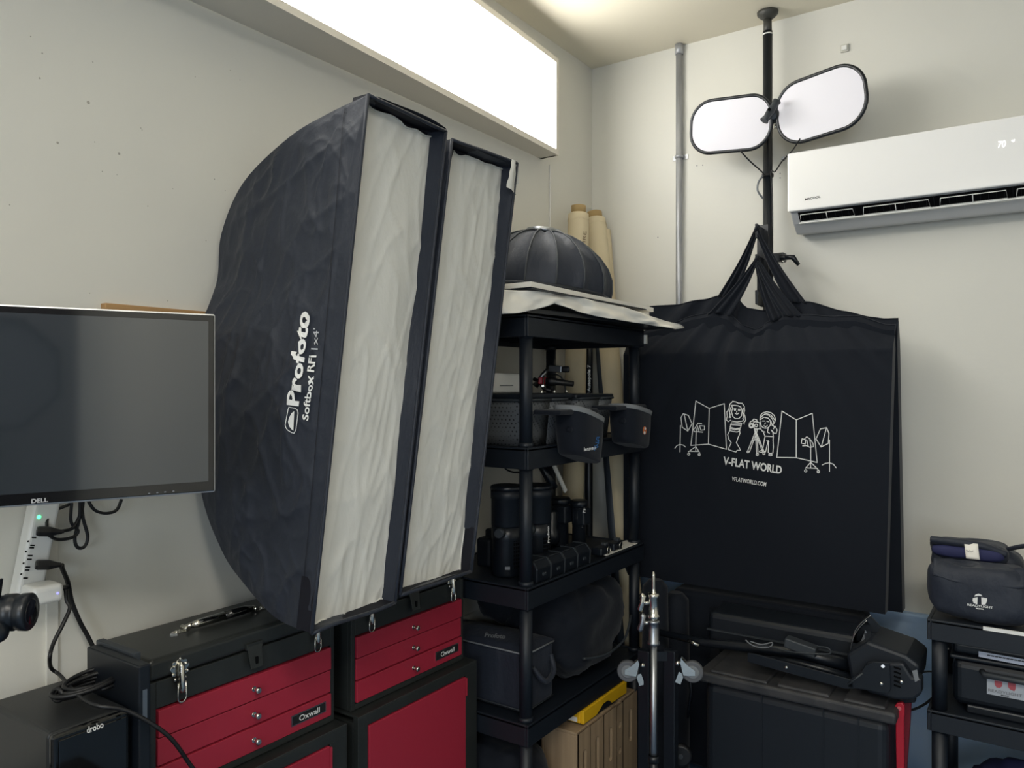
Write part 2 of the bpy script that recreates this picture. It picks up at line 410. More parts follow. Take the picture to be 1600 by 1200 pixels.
# ================================================================== SOFTBOXES
def wr(p, s=0.0):
    q = p*5.5 + Vector((s, s*2, 0))
    r = noise.noise(Vector((q.x + q.z*.5, q.y, q.z*.6 - q.x*.3)))*.006
    k = 1 - abs(noise.noise(Vector((p.x*9 + p.z*4 + s, p.y*2, p.z*5 - p.x*7))))*2
    k2 = 1 - abs(noise.noise(Vector((p.x*6 - p.z*7 + s, p.y*2, p.z*3 + 9))))*2
    k3 = 1 - abs(noise.noise(Vector((p.x*14 + p.z*3 + s*2, p.y, p.z*11 + p.x*5))))*2
    k4 = 1 - abs(noise.noise(Vector((p.x*13 - p.z*2.5 + s*3, p.y, p.z*2.2 + 4))))*2
    return r*1.5 + (max(0, k) ** 4)*.006 + (max(0, k2) ** 5)*.006 + (max(0, k3) ** 5)*.0030 + (max(0, k4) ** 6)*.005
def softbox(label, corners, K, whitepx, side_text, seed, extra_y):
    """corners: TL,TR,BL,BR of the front rim; K: side curve from lower to upper rim corner."""
    TL, TR, BL, BR = corners
    base = Vector((.3, (BL.y+BR.y)/2, min(BL.z, BR.z)))
    t = thing('softbox', base, label, 'softbox', 'strip softboxes on the tool chests')
    Ks = smooth_path(K, 6); n = len(Ks)-1
    def Kp(u):
        f = u*n; i = min(int(f), n-1); return Ks[i].lerp(Ks[i+1], f-i)
    def side(a, b):                         # a front->back, b bottom->top
        F = BL.lerp(TL, b); B = Kp(b); p = F.lerp(B, a)
        e = min(1, 8*a*(1-a)) * min(1, 8*b*(1-b))
        p = p + Vector((0, -1, 0))*(math.sin(PI*a)*.012*math.sin(PI*b)*e)
        return p + Vector((0, -1, 0))*wr(p, seed)*e
    sp = MB().grid(side, 90, 220).build('side_panel', M_FAB, t)
    wv = TR - TL
    def K2(u):
        p = Kp(u); q = BL.lerp(TL, u); F2 = BR.lerp(TR, u)
        w = min(1, (p - q).length/.42)
        return Vector((p.x, p.y*(1-0) + (F2.y - q.y)*(1 - .25*w) + 0*extra_y, p.z)) if True else p
    def back(a, b):
        p = Kp(b).lerp(K2(b), a)
        return p + Vector((0, 0, 1))*wr(p, seed+3)*min(1, 8*a*(1-a))
    MB().grid(back, 10, 90).build('back_panel', M_FAB, t)
    def far(a, b):
        return BR.lerp(TR, b).lerp(K2(b), a)
    MB().grid(far, 12, 60).build('side_panel', M_FAB, t)
    # rim: recessed inner walls
    inn = [c + Vector((-.05, 0, 0)) for c in (TL, TR, BL, BR)]
    iTL, iTR, iBL, iBR = inn
    def wall(A, B, C_, D):
        def f(a, b):
            p = A.lerp(B, a).lerp(C_.lerp(D, a), b)
            return p + Vector((0, .3, 1))*noise.noise(p*8+Vector((seed, 0, 0)))*.006
        return f
    m = MB(); m.grid(wall(TL, TR, iTL, iTR), 14, 3); m.grid(wall(BL, BR, iBL, iBR), 14, 3); m.grid(wall(TR, BR, iTR, iBR), 30, 3); m.grid(wall(TL, BL, iTL, iBL), 30, 3)
    m.build('recessed_rim', M_PUR, t)
    m = MB(); m.add([iTL, iTR, iBR, iBL], [(0, 1, 2, 3)]); m.build('inner_backing', M_PUR, t)
    # piping along the rim
    def edge(A, B, k=10): return [A.lerp(B, i/k) + Vector((0, .2, 1))*noise.noise(A.lerp(B, i/k)*7)*.004*min(1, 6*(i/k)*(1-i/k)) for i in range(k+1)]
    for A, B in ((BL, TL), (TL, TR), (TR, BR), (BR, BL)):
        MB().tube(edge(A, B), .0045, 6).build('piping', M_FAB, t)
    # diffuser cloth
    xw = TL.x - .043
    q = [onx(px, py, xw) for px, py in whitepx]      # TL TR BR BL
    def diff(a, b):
        p = q[3].lerp(q[2], a).lerp(q[0].lerp(q[1], a), b)
        g = math.sin(PI*b)
        p.y += (noise.noise(Vector((b*9, seed, a)))*.010)*(a**3)
        p.z += noise.noise(Vector((a*5, seed+4, b)))*.010*(abs(2*b-1)**6)
        k = 1 - abs(noise.noise(Vector((a*3+b*2+seed, b*9, 1))))*2
        k2 = 1 - abs(noise.noise(Vector((a*5-b*3+seed, b*4, 7))))*2
        p.x += .010*math.sin(PI*a)*g + noise.noise(Vector((a*3, b*7, seed)))*.003 + max(0, k)**6*.003 + max(0, k2)**6*.003
        return p
    MB().grid(diff, 40, 120).build('diffuser', M_DIFF, t)
    pts = [diff(a/20, 0) for a in range(21)] + [diff(1, b/60) for b in range(1, 61)] + [diff(1-a/20, 1) for a in range(1, 21)]
    MB().tube([p + Vector((.001, 0, 0)) for p in pts], .0022, 6).build('diffuser_hem', M_DIFF, t)
    # speed ring at the back centre
    c = Kp(.5); c = Vector((max(.06, c.x), (c.y + K2(.5).y)/2, c.z))
    MB().lathe(c + Vector((-.045, 0, 0)), (1, 0, 0), [(0, .07), (.012, .078), (.03, .078), (.04, .07)], 28).build('speed_ring', M_METB, t)
    return t, sp
K1 = [W(1.285,1.115,-.533), W(1.423,1.13,-.527), W(1.54,1.13,-.465), W(1.622,1.13,-.40), W(1.69,1.12,-.266), W(1.715,1.11,-.05), W(1.715,1.12,.10),
      W(1.715,1.165,.215), W(1.739,1.2,.279), W(1.745,1.215,.39), W(1.703,1.25,.522), W(1.525,1.25,.606), W(1.40,1.27,.648), W(1.285,1.282,.670)]
s1 = [onx(575,148,.475), onx(697,205,.475), onx(487,990,.475), onx(617,942,.475)]
K1[0] = s1[2]; K1[-1] = s1[0]
sb1, side1 = softbox('large black strip softbox with white lettering on its side, nearer the monitor', s1, K1, [(573,166),(691,224),(603,936),(488,977)], True, 1.0, 0)
s2 = [onx(706,218,.475), onx(808,255,.475), onx(625,930,.475), onx(736,893,.475)]
dy = s2[2].y - s1[2].y + .02
K2_ = [p + Vector((0, dy, 0)) for p in K1]; K2_[0] = s2[2]; K2_[-1] = s2[0]
sb2, side2 = softbox('narrow black strip softbox squeezed between the larger softbox and the plastic shelf', s2, K2_, [(706,236),(797,270),(716,893),(624,922)], False, 5.0, 0)
# white corner flap folded over the second softbox
cf = s2[1]
def flap(a, b):
    p = Vector((.480 + .004*math.sin(a*7), cf.y - .062*(1-b*.45) + a*(.068-.03*b), cf.z - .085 + b*.088 - a*.012))
    if a > .8: p.x -= .03*(a-.8)/.2
    p.x += noise.noise(p*40)*.004
    return p
MB().grid(flap, 14, 10).build('corner_flap', M_DIFF, sb2)
MB().grid(lambda a, b: Vector((.476 - a*.045, cf.y-.004+.01*(1-a), cf.z-.06+b*.058+noise.noise(Vector((a*4, b*4, 2)))*.004)), 8, 8).build('corner_flap', M_DIFF, sb2)
# lettering on the side
T1 = bvh(side1)
# baseline direction: text runs upward; reading direction from (458,632) to (481,490)
print_text('Profoto', (469,635), (487,489), (449,632), T1, M_INK, sb1, .006, .035)
print_text('Softbox RFi', (484,658), (495,556), (474,656.5), T1, M_INK, sb1, .006, .022)
print_text('1x4\'', (497,547), (500,514), (488,546.5), T1, mat('outline ink', rgb(180, 182, 186), .6), sb1, .005, .0)
lg = MB()
print_lines(lg, [[(452,636),(462,638),(466,641),(467,646),(464,671),(461,677),(457,676),(450,672),(447,668),(446,664),(451,640),(452,636)]], lambda x, y: (x, y), T1, 1.1, .004)
print_poly(lg, [(461,643),(460,673)] + [(x, y) for x, y in [(457,671),(453,666),(451,659),(453,652),(457,646)]], T1, .004)
lg.build('emblem', M_INK, sb1)
# fabric seam and hook patch
m = MB(); print_lines(m, [[(540,170+i*8) if i < 2 else (540 - (i*8)*.085, 160+i*8) for i in range(0, 100)]], lambda x, y: (x, y), T1, .8, .003)
m.build('seam', M_PUR, sb1)
m = MB(); print_poly(m, [(508,573),(534,577),(530,596),(504,592)], T1, .003); m.build('hook_patch', M_DARK, sb1)

# ================================================================== TOOL CHESTS AND ROLLER CABINETS
def tool_chest(label, ya, yb, xf, zt, zb, badge_left=True, grp='red and grey tool chests'):
    """ya,yb world y; xf world x of the front; zt,zb top and bottom."""
    t = thing('tool_chest', (xf/2, (ya+yb)/2, zb), label, 'tool chest', grp)
    seam = zt - .047
    xb = .014
    b = MB()
    b.box((xb, ya, zb), (xf-.012, yb, seam-.001))
    fl, fr_ = ya + .016, yb - .014
    b.box((xf-.012, ya, zb), (xf, fl-.001, seam-.001)).box((xf-.012, fr_+.001, zb), (xf, yb, seam-.001))
    b.box((xf-.012, fl-.001, seam-.058), (xf, fr_+.001, seam-.001)).box((xf-.012, fl-.001, zb), (xf, fr_+.001, zb+.016))
    b.build('body', M_CHEST, t, bevel=.0015)
    MB().box((xb-.002, ya-.002, seam+.001), (xf+.002, yb+.002, zt)).build('lid', M_CHEST, t, bevel=.011, seg=4)
    n = 3; top = seam - .060; bot = zb + .018; h = (top-bot)/n
    yc = (ya+yb)/2
    for i in range(n):
        za = top - h*(i+1) + .0015; zc = top - h*i - .0015
        d = MB().box((xf-.011, fl+.001, za), (xf+.006-.003*(i == 1), fr_-.001, zc)).build('drawer', M_RED, t, bevel=.0015)
        z = (za+zc)/2 - .002
        k = MB(); k.cyl((xf+.004, yc, z), (xf+.018, yc, z), .0028, n=10)
        k.lathe((xf+.016, yc, z), (1, 0, 0), [(0, .004), (.003, .0075), (.008, .0078), (.011, .005)], 16)
        k.cyl((xf+.004, yc, z), (xf+.007, yc, z), .006, n=14)
        k.build('knob', M_CHROME, d)
        if i == 2:
            by0, by1 = yb-.145, yb-.035
            zz = z + .004
            MB().box((xf+.005, by0, zz-.013), (xf+.008, by1, zz+.013)).build('badge_border', M_STEEL, d)
            bd = MB().box((xf+.006, by0+.0025, zz-.0105), (xf+.0088, by1-.0025, zz+.0105)).build('badge', M_BLK, d)
            vs, fs = text_mesh('Oxwall', .012)
            mb = MB(); mb.add([Vector((xf+.0094, by0+.022+a*.066, zz-.007+c*.0145)) for a, c in vs], fs)
            mb.build('lettering', M_INK, d)
    # side catches
    for yy in (ya+.066, yb-.066):
        c = MB(); zz = seam - .002
        prof = []
        for k in range(48):
            a = 2*PI*k/48; r = 1 + .09*math.cos(8*a)
            prof.append((xf+.002, yy + .021*r*math.cos(a), zz+.018 + (.028 if math.sin(a) > 0 else .034)*r*math.sin(a)*.62))
        c.prism(prof, (.003, 0, 0))
        cat = c.build('catch', M_CHROME, t, bevel=.001)
        c = MB()
        for yo, zo in ((-.014, .022), (.014, .022), (0, .036), (-.017, .006), (.017, .006), (-.012, -.006), (.012, -.006)):
            c.pillow((xf+.006, yy+yo, zz+zo), (.003, 0, 0), (0, .0038, 0), (0, 0, .0038), 2, 10, 6)
        c.tube([(xf+.008, yy, zz+.030), (xf+.011, yy, zz+.022), (xf+.013, yy, zz-.02), (xf+.014, yy, zz-.034)], [.004, .0065, .0075, .005], 12)
        c.build('rivet', M_CHROME, cat)
        lp = [(xf+.013, yy-.009, zz-.012)] + [(xf+.013, yy+.010*math.cos(a), zz-.044+.011*math.sin(a)) for a in [PI + PI*i/8 for i in range(9)]] + [(xf+.013, yy+.009, zz-.012)]
        MB().tube(lp, .0018, 6).build('bail', M_CHROME, cat)
    # hasp
    zz = seam
    h_ = MB().box((xf+.001, yc-.022, zz+.004), (xf+.010, yc+.022, zz+.018)).add([(xf+.010, yc-.020, zz+.012), (xf+.010, yc+.020, zz+.012), (xf+.018, yc+.016, zz-.040), (xf+.018, yc-.016, zz-.040),
         (xf+.006, yc-.020, zz+.012), (xf+.006, yc+.020, zz+.012), (xf+.014, yc+.016, zz-.040), (xf+.014, yc-.016, zz-.040)], [(0,1,2,3),(7,6,5,4),(0,4,5,1),(1,5,6,2),(2,6,7,3),(3,7,4,0)])
    hp = h_.build('hasp', M_CHEST, t, bevel=.001)
    MB().box((xf+.0150, yc-.003, zz-.030), (xf+.0185, yc+.003, zz-.014)).build('keyhole', M_DARK, hp)
    # top handle
    xc = .110
    hb = None
    for sgn in (-1, 1):
        ye = yc + sgn*.100; hd = MB()
        hd.prism([(xc-.013, ye, zt), (xc+.013, ye, zt), (xc+.010, ye+sgn*.022, zt), (xc, ye+sgn*.034, zt), (xc-.010, ye+sgn*.022, zt)], (0, 0, .003))
        hd.cyl((xc-.013, ye-sgn*.004, zt+.007), (xc+.013, ye-sgn*.004, zt+.007), .006, n=12)
        hd.pillow((xc, ye+sgn*.018, zt+.004), (.005, 0, 0), (0, .005, 0), (0, 0, .003), 2, 10, 6)
        hd.tube([(xc, ye-sgn*.004, zt+.009), (xc+.006, ye-sgn*.022, zt+.011)], [.005, .008], 12)
        o = hd.build('handle_bracket', M_CHROME, t)
    hb = MB().tube([(xc+.006, yc-.082, zt+.011), (xc+.009, yc-.07, zt+.012), (xc+.010, yc+.0, zt+.013)], [.007, .0095, .0105], 14).build('handle_sleeve', M_CHROME, t)
    MB().tube([(xc+.010, yc+.0, zt+.013), (xc+.009, yc+.055, zt+.013), (xc+.006, yc+.082, zt+.011)], [.0105, .0105, .008], 14).build('handle_grip', M_GLOSS, t)
    return t
ZT, ZB = CH - .577, CH - .882
tool_chest('red and grey tool chest beside the black storage box, under the larger softbox', -CC+.894, -CC+1.402, .23, ZT, ZB)
tool_chest('red and grey tool chest nearer the plastic shelf, under the narrow softbox', -CC+1.462, -CC+1.950, .23, ZT, ZB)
def cabinet(label, ya, yb, xf, hingeside):
    zt = ZB - .002
    t = thing('roller_cabinet', (xf/2, (ya+yb)/2, 0), label, 'cabinet', 'red and grey roller cabinets')
    b = MB(); b.box((.014, ya, .06), (xf-.02, yb, zt-.02)).box((.014, ya, zt-.006), (xf, yb, zt)).box((xf-.02, ya, zt-.033), (xf, yb, zt-.004))
    b.box((xf-.02, ya, .06), (xf, ya+.036, zt-.03)).box((xf-.02, yb-.058, .06), (xf, yb, zt-.03)).box((xf-.02, ya, .06), (xf, yb, .1))
    b.box((.014, ya, zt-.025), (.03, yb, zt))
    b.build('body', M_CHEST, t, bevel=.002)
    d = MB().box((xf-.018, ya+.038, .102), (xf+.004, yb-.062, zt-.035)).build('door', M_RED, t, bevel=.002)
    MB().box((xf-.004, yb-.061, zt-.095), (xf+.005, yb-.054, zt-.040)).build('hinge', M_RED, d, bevel=.001)
    for yy in (ya+.06, yb-.06):
        for xx in (.06, xf-.05):
            MB().cyl((xx-.012, yy, .03), (xx+.012, yy, .03), .03).build('caster', M_RUBB, t)
            MB().box((xx-.016, yy-.012, .03), (xx+.016, yy+.012, .0605)).build('caster_fork', M_STEEL, t)
cabinet('roller cabinet with red door beneath the tool chest beside the black storage drive', -CC+.86, -CC+1.412, .268, 1)
cabinet('roller cabinet with red door beneath the tool chest nearer the plastic shelf', -CC+1.452, -CC+1.972, .268, 1)

# ================================================================== MONITOR
md = Vector((.367, .931, 0)).normalized()          # direction toward the right end
mn = Vector((.931, -.367, 0)).normalized()         # screen normal, into the room
# right-hand corners
dpt = 1.452
R_t = at(336, 491, dpt); R_b = at(337, 769, dpt)
wz1, wz0 = R_t.z, R_b.z
mw = .60
mo = thing('monitor', R_b - md*mw/2 - mn*.03, 'black flat computer monitor with thin silver edge mounted at the left wall', 'monitor')
Rb = Vector((R_b.x, R_b.y, wz0)); Cn = Rb - md*mw/2 + Vector((0, 0, (wz1-wz0)/2)); hh = (wz1-wz0)/2
MB().obox(Cn - mn*.010, md*mw/2, mn*.010, Vector((0, 0, hh))).build('silver_edge', M_SILV, mo, bevel=.004, seg=3)
MB().obox(Cn + mn*.001, md*(mw/2-.003), mn*.0015, Vector((0, 0, hh-.003))).build('bezel', M_GLOSS, mo, bevel=.003)
MB().obox(Cn + mn*.0025 + Vector((0, 0, .004)), md*(mw/2-.014), mn*.0008, Vector((0, 0, hh-.018))).build('screen', M_SCREEN, mo)
MB().obox(Cn - mn*.035, md*(mw/2-.06), mn*.016, Vector((0, 0, hh-.05))).build('rear_housing', M_PLAS, mo, bevel=.01)
arm = MB(); pc = Cn - mn*.05
arm.tube([pc, Vector((.10, pc.y-.02, pc.z)), Vector((.015, pc.y-.02, pc.z))], .014, 10).obox((.022, pc.y-.02, pc.z), (.008, 0, 0), (0, .05, 0), (0, 0, .07))
arm.build('wall_arm', M_PLAS, mo)
def on_mon(px, py):
    d = ray(px, py); o = Cn + mn*.0032; return EYE + d*((o-EYE).dot(mn)/d.dot(mn))
vs, fs = text_mesh('DELL', .03)
mb = MB(); O, R, U = on_mon(49, 786.5), on_mon(75, 784.3), on_mon(49, 779.8)
mb.add([O + (R-O)*a + (U-O)*b for a, b in vs], fs); mb.build('lettering', M_SILV, mo)
m = MB()
for px in (233, 246, 258, 271): m.pillow(on_mon(px, 771 - (px-233)*.09), mn*.001, md*.0022, (0, 0, .0012), 2, 8, 6)
m.build('touch_buttons', M_GREY, mo)
# things across the room that the screen mirrors
def mirrored(px, py, dist):
    d = ray(px, py).normalized(); o = Cn + mn*.0033; h = EYE + d*((o-EYE).dot(mn)/d.dot(mn))
    return h + (d - mn*2*d.dot(mn))*dist
oc = mirrored(-8, 583, 2.7); of = (Cn - oc); of.z = 0; of.normalize(); osd = UP.cross(of)
ob = thing('octagonal_softbox', (oc.x, oc.y, 0), 'octagonal grey softbox across the room, mirrored in the monitor', 'softbox')
P8 = [oc + osd*.27*math.cos(PI/8+PI/4*k) + UP*.27*math.sin(PI/8+PI/4*k) for k in range(8)]
MB().prism([p - of*.03 for p in P8], of*.025).build('face', mat('dim grey cloth', rgb(92, 95, 104), .8), ob)
MB().tube(P8 + P8[:2], .010, 6, cap=False).build('rim', M_COT, ob)
m = MB(); bk_ = oc - of*.28
for k in range(8): m.add([P8[k]-of*.03, P8[(k+1) % 8]-of*.03, bk_], [(0, 1, 2)])
m.build('rear_cloth', M_COT, ob)
MB().tube([bk_, bk_ - UP*(bk_.z-.02)], .012, 8).build('stand_pole', M_METB, ob)
p = mirrored(119, 600, 3.45); q_ = mirrored(-60, 600, 3.0)
tag(MB().prism([(p.x, p.y, 0), (p.x+.04, p.y, 0), (q_.x+.04, q_.y, 0), (q_.x, q_.y, 0)], (0, 0, 2.5)).build('backdrop_panel', mat('slate panel', rgb(112, 112, 118), .8)), 'slate grey backdrop panel behind the octagonal softbox across the room', 'panel')
p = mirrored(327, 645, 3.0); p.x = RX-.03
tag(MB().tube([p + Vector((0, (.075+.006*math.sin(i*.7))*math.cos(i*.42), (.09+.006*math.cos(i*.5))*math.sin(i*.42))) for i in range(60)], .006, 6).build('cable_coil', M_COPPER), 'coiled orange cable hanging on the right wall, mirrored in the monitor', 'cable')
# plank behind it
p = onx(157, 474, .0); q_ = onx(330, 489, 0.0)
tag(MB().box((0, p.y, p.z-.10), (.022, q_.y+.02, p.z)).build('plank', M_WOOD, bevel=.002), 'light wooden plank screwed to the wall behind the monitor', 'plank')

# ================================================================== LEFT PLASTIC SHELF
XF, XBk = CA-1.33, CA-1.717
YN, YFa = -CC+2.012, -CC+2.79
TZ = [CH+.215, CH-.197, CH-.63, CH-1.053, CH-1.495]
LIP = .068
sh = thing('storage_shelf', ((XF+XBk)/2, (YN+YFa)/2, 0), 'tall black plastic shelving unit with round posts beside the softboxes', 'shelf')
def tier(t, x0, x1, y0, y1, z, lip, rib_axis='y'):
    b = MB(); w = .010
    b.box((x0, y0, z-.012), (x1, y1, z-.004))
    b.box((x0, y0, z-lip), (x0+w, y1, z)).box((x1-w, y0, z-lip), (x1, y1, z)).box((x0+w, y0, z-lip), (x1-w, y0+w, z)).box((x0+w, y1-w, z-lip), (x1-w, y1, z))
    for i in range(1, 8):
        y = y0 + (y1-y0)*i/8; b.box((x0+w, y-.002, z-lip*.8), (x1-w, y+.002, z-.012))
    o = b.build('shelf_tier', M_PLAS, t, bevel=.003)
    return o
for z in TZ:
    tier(sh, XBk-.028, XF+.028, YN-.03, YFa+.03, z, LIP)
for x in (XF, XBk):
    for y in (YN, YFa):
        for i, z in enumerate(TZ):
            zb = TZ[i+1] if i+1 < len(TZ) else 0
            pm = MB().cyl((x, y, zb), (x, y, z-LIP+.002), .021, n=24)
            pm.lathe((x, y, z-LIP-.004), (0, 0, 1), [(0, .0235), (.02, .0235)], 24)
            pm.lathe((x, y, zb-.002), (0, 0, 1), [(0, .0245), (.012, .0245), (.016, .021)], 24)
            pm.build('post', M_PLAS, sh)
# ---------------- on top: boards, sheets, dome
ztop = TZ[0]
def slab(pts, th, m, name, label, cat, tilt=None, wav=0):
    """pts: 4 world points (top face)."""
    q = [Vector(p) for p in pts]
    def f(a, b):
        p = q[0].lerp(q[1], a).lerp(q[3].lerp(q[2], a), b)
        if wav: p.z += noise.noise(Vector((a*5, b*3, wav)))*.012*(1) + .006*math.sin(a*9+b*4+wav)
        return p
    n = 24 if wav else 1
    o = MB().grid(f, n, max(1, n//2), smooth=bool(wav)).build(name, m, solid=th)
    return tag(o, label, cat)
slab([W(1.315,2.00,.236), W(1.165,2.86,.232), W(1.60,2.92,.236), W(1.74,2.06,.240)], .014, M_METB, 'black_board', 'black foam board lowest in the stack on the plastic shelf', 'board')
# draped cloth with a hanging front, following the long front edge of the boards
E0, E1 = W(1.292, 1.975, 0), W(1.140, 2.93, 0); En = (E1-E0).cross(UP).normalized()
def edge_pt(px, py, off=0.0):
    d = ray(px, py); o = E0 + En*off; return EYE + d*((o-EYE).dot(En)/d.dot(En))
def interp(tab, x):
    for (a, b), (c, d) in zip(tab[:-1], tab[1:]):
        if x <= c: return b + (d-b)*(x-a)/(c-a)
    return tab[-1][1]
low = [(780, 491), (812, 489), (838, 483), (856, 478), (868, 474), (880, 478), (900, 486), (930, 494), (980, 502), (1030, 510), (1056, 514), (1069, 512)]
upp = [(780, 453), (830, 454), (860, 457), (900, 464), (940, 472), (976, 480), (1000, 488), (1020, 495), (1050, 504), (1062, 507), (1069, 511)]
def drape(a, b):
    px = 780 + 289*a
    if b <= .5:
        v = b/.5; p = edge_pt(px, interp(low, px)*(1-v) + interp(upp, px)*v, .006*math.sin(a*23+v*3) + .008*(1-v))
        return p + En*(noise.noise(Vector((a*14, v*2, 3)))*.012)
    v = (b-.5)/.5; p = edge_pt(px, interp(upp, px), .006*math.sin(a*23+3)) + En*(noise.noise(Vector((a*14, 2, 3)))*.012)
    q = W(1.60, 1.98 + .93*a, .262); r_ = p.lerp(q, v); r_.z += noise.noise(Vector((a*6, v*4, 9)))*.008*min(1, 6*v)*(1-v)
    return r_
sgn_ = 1 if (EYE-E0).dot(En) > 0 else -1
if sgn_ < 0: En = -En
tag(MB().grid(drape, 90, 28).build('white_sheet', M_SHEET, solid=.0015), 'crumpled white sheet hanging over the boards on top of the shelf', 'sheet')
slab([W(1.280,1.965,.312), W(1.225,2.74,.292), W(1.64,2.77,.294), W(1.735,1.98,.312)], .016, M_SHEET, 'white_board', 'thin white board topmost in the stack under the black dome', 'board')
slab([W(1.272,1.955,.2935), W(1.20,2.62,.276), W(1.62,2.70,.276), W(1.74,1.97,.2935)], .004, M_METB, 'black_board', 'thin dark board between the white board and the crumpled sheet', 'board')
tag(MB().box((XF-.02, YFa+.031, CH+.160), (XF+.035, YFa+.048, CH+.195)).build('white_card', M_SHEET, bevel=.001), 'small white card poking out below the board at the far shelf corner', 'card')
# dome
dc = W(1.525, 2.385, .312); R0 = .268
tdir = Vector((0.06, .085, 1)).normalized()
dome = thing('dome_softbox', dc, 'black ribbed dome softbox lying face down on top of the shelf', 'softbox')
dx = tdir.cross(Vector((0, 1, 0))).normalized(); dyv = tdir.cross(dx).normalized()
NR = 16
prof = [(0, .985), (.03, 1.0), (.07, .985), (.11, .92), (.15, .80), (.19, .62), (.215, .44), (.232, .25)]
def dpt_(th, i, f=1):
    h, r = prof[i]; return dc + tdir*(h+.012) + (dx*math.cos(th) + dyv*math.sin(th))*R0*r*f
for k in range(NR):
    a0, a1 = 2*PI*k/NR, 2*PI*(k+1)/NR
    m = MB(); nn = 6; vs = []
    for i in range(len(prof)):
        p, q = dpt_(a0, i), dpt_(a1, i)
        for j in range(nn+1):
            t = j/nn; s_ = p.lerp(q, t)
            s_ += (dc + tdir*.08 - s_).normalized()*(.010*math.sin(PI*t) + .003*noise.noise(Vector((k*3, j*.9, i*2.3))))
            vs.append(s_)
    fs = [(i*(nn+1)+j, i*(nn+1)+j+1, (i+1)*(nn+1)+j+1, (i+1)*(nn+1)+j) for i in range(len(prof)-1) for j in range(nn)]
    m.add(vs, fs, True); m.build('fabric_panel', M_FAB, dome)
    MB().tube([dpt_(a0, i, 1.006) for i in range(len(prof))], .003, 6).build('rib', M_PLAS2, dome)
MB().tube([dpt_(2*PI*i/NR, 0) for i in range(NR+1)], .007, 6).build('rim', M_PLAS, dome)
m = MB().lathe(dc + tdir*.238, tdir, [(0, .066), (.008, .068), (.016, .066), (.018, .05)], 28); m.build('mount_ring', M_STEEL, dome)

# ---------------- tier 2: baskets, white charger, clamps, pouches
z2 = TZ[1]
def basket(label, cx, cy, lx, ly, h, ang=0):
    t = thing('basket', (cx, cy, z2-.003), label, 'basket', 'grey woven plastic baskets on the shelf')
    R = Matrix.Rotation(ang, 3, 'Z')
    def ringpt(s, z, f, r=.03):
        hx, hy = lx/2*f, ly/2*f
        th = 2*PI*s; e = 6
        c, sn = math.cos(th), math.sin(th)
        x = hx*math.copysign(abs(c)**(2/e), c); y = hy*math.copysign(abs(sn)**(2/e), sn)
        return Vector((cx, cy, z)) + R @ Vector((x, y, 0))
    m = MB().grid(lambda a, b: ringpt(a, z2-.003 + h*b, .88+.12*b), 64, 4)
    m.build('woven_wall', M_BSK, t, solid=.004)
    MB().tube([ringpt(i/64, z2+h, 1.02) for i in range(65)], .005, 6).build('rim', M_PLAS2, t)
    MB().add([ringpt(i/32, z2-.002, .87) for i in range(32)], [list(range(32))]).build('bottom', M_BSK, t)
    return t
bx = XF - .14
basket('grey woven basket nearer the front post, left of the pouch with blue lettering', XF-.145, YN+.16, .27, .29, .145)
basket('grey woven basket farther back, behind the two black pouches', XF-.15, YN+.53, .25, .29, .145)
# lids / contents: dark trays on the baskets with silver bits
tag(MB().box((XF-.25, YN+.02, z2+.148), (XF-.02, YN+.33, z2+.165)).build('tray', M_PLAS, bevel=.005), 'flat black tray resting on the basket nearer the front post', 'tray')
tag(MB().box((XF-.25, YN+.37, z2+.146), (XF-.03, YN+.66, z2+.160)).build('tray', M_PLAS, bevel=.005), 'flat black tray resting on the basket behind the pouches', 'tray')
for i, (px, lab) in enumerate(((868, 'first'), (896, ''), (905, ''), (934, ''), (943, ''))):
    pass
ft = [(.03, 'small silver fitting on the near tray, closest to the front post'), (.11, 'small silver fitting on the near tray, second from the front post'), (.19, 'small silver fitting on the near tray, third from the front post'), (.27, 'small silver fitting on the near tray, farthest from the front post')]
for s_, lab in ft:
    m = MB().cyl((XF-.030, YN+.03+s_, z2+.166), (XF-.030, YN+.03+s_, z2+.172), .006, n=12).cyl((XF-.030, YN+.03+s_, z2+.170), (XF-.030, YN+.03+s_, z2+.176), .0035, n=10)
    tag(m.build('silver_fitting', M_CHROME), lab, 'fitting', 'silver fittings on the tray')
# white charger box
wc = thing('charger', (XF-.235, YN+.21, z2+.166), 'white charger box with ports behind the basket, below the clamps', 'charger')
MB().box((XF-.27, YN+.06, z2+.166), (XF-.20, YN+.33, z2+.235)).build('case', M_WHITE, wc, bevel=.008, seg=3)
MB().box((XF-.201, YN+.27, z2+.203), (XF-.198, YN+.30, z2+.212)).build('port', M_DARK, wc)
MB().box((XF-.201, YN+.14, z2+.190), (XF-.1985, YN+.22, z2+.194)).build('groove', M_GREY, wc)
# clamps on the far rear post
cx, cy = XBk, YFa
cz = ony(862, 572, YFa).z
cl = thing('spring_clamp', (cx, cy, cz-.02), 'clamp with silver jaw and black handle gripping the far rear shelf post', 'clamp')
s0 = at(858, 576, 2.96); s1_ = at(878, 577, 2.94); s2_ = at(890, 577, 2.93)
MB().bar(s0, s1_, .012, .026).build('silver_jaw', M_STEEL, cl, bevel=.003)
MB().bar(s1_, s2_, .018, .024).build('handle', M_RUBB, cl, bevel=.006)
MB().tube([at(858, 574, 2.97), at(848, 586, 2.97), at(836, 604, 2.97)], [.006, .009, .012], 8).build('steel_jaw_arm', M_STEEL, cl)
cz = ony(862, 598, YFa).z
cl = thing('grip_clamp', (cx+.03, cy-.02, cz-.02), 'black clamp with dark red collar and pistol grip below the silver clamp', 'clamp')
MB().tube([at(852, 596, 2.9), at(862, 596, 2.9), at(872, 597, 2.9), at(896, 600, 2.88)], [.014, .018, .012, .010], 12).build('grip', M_RUBB, cl)
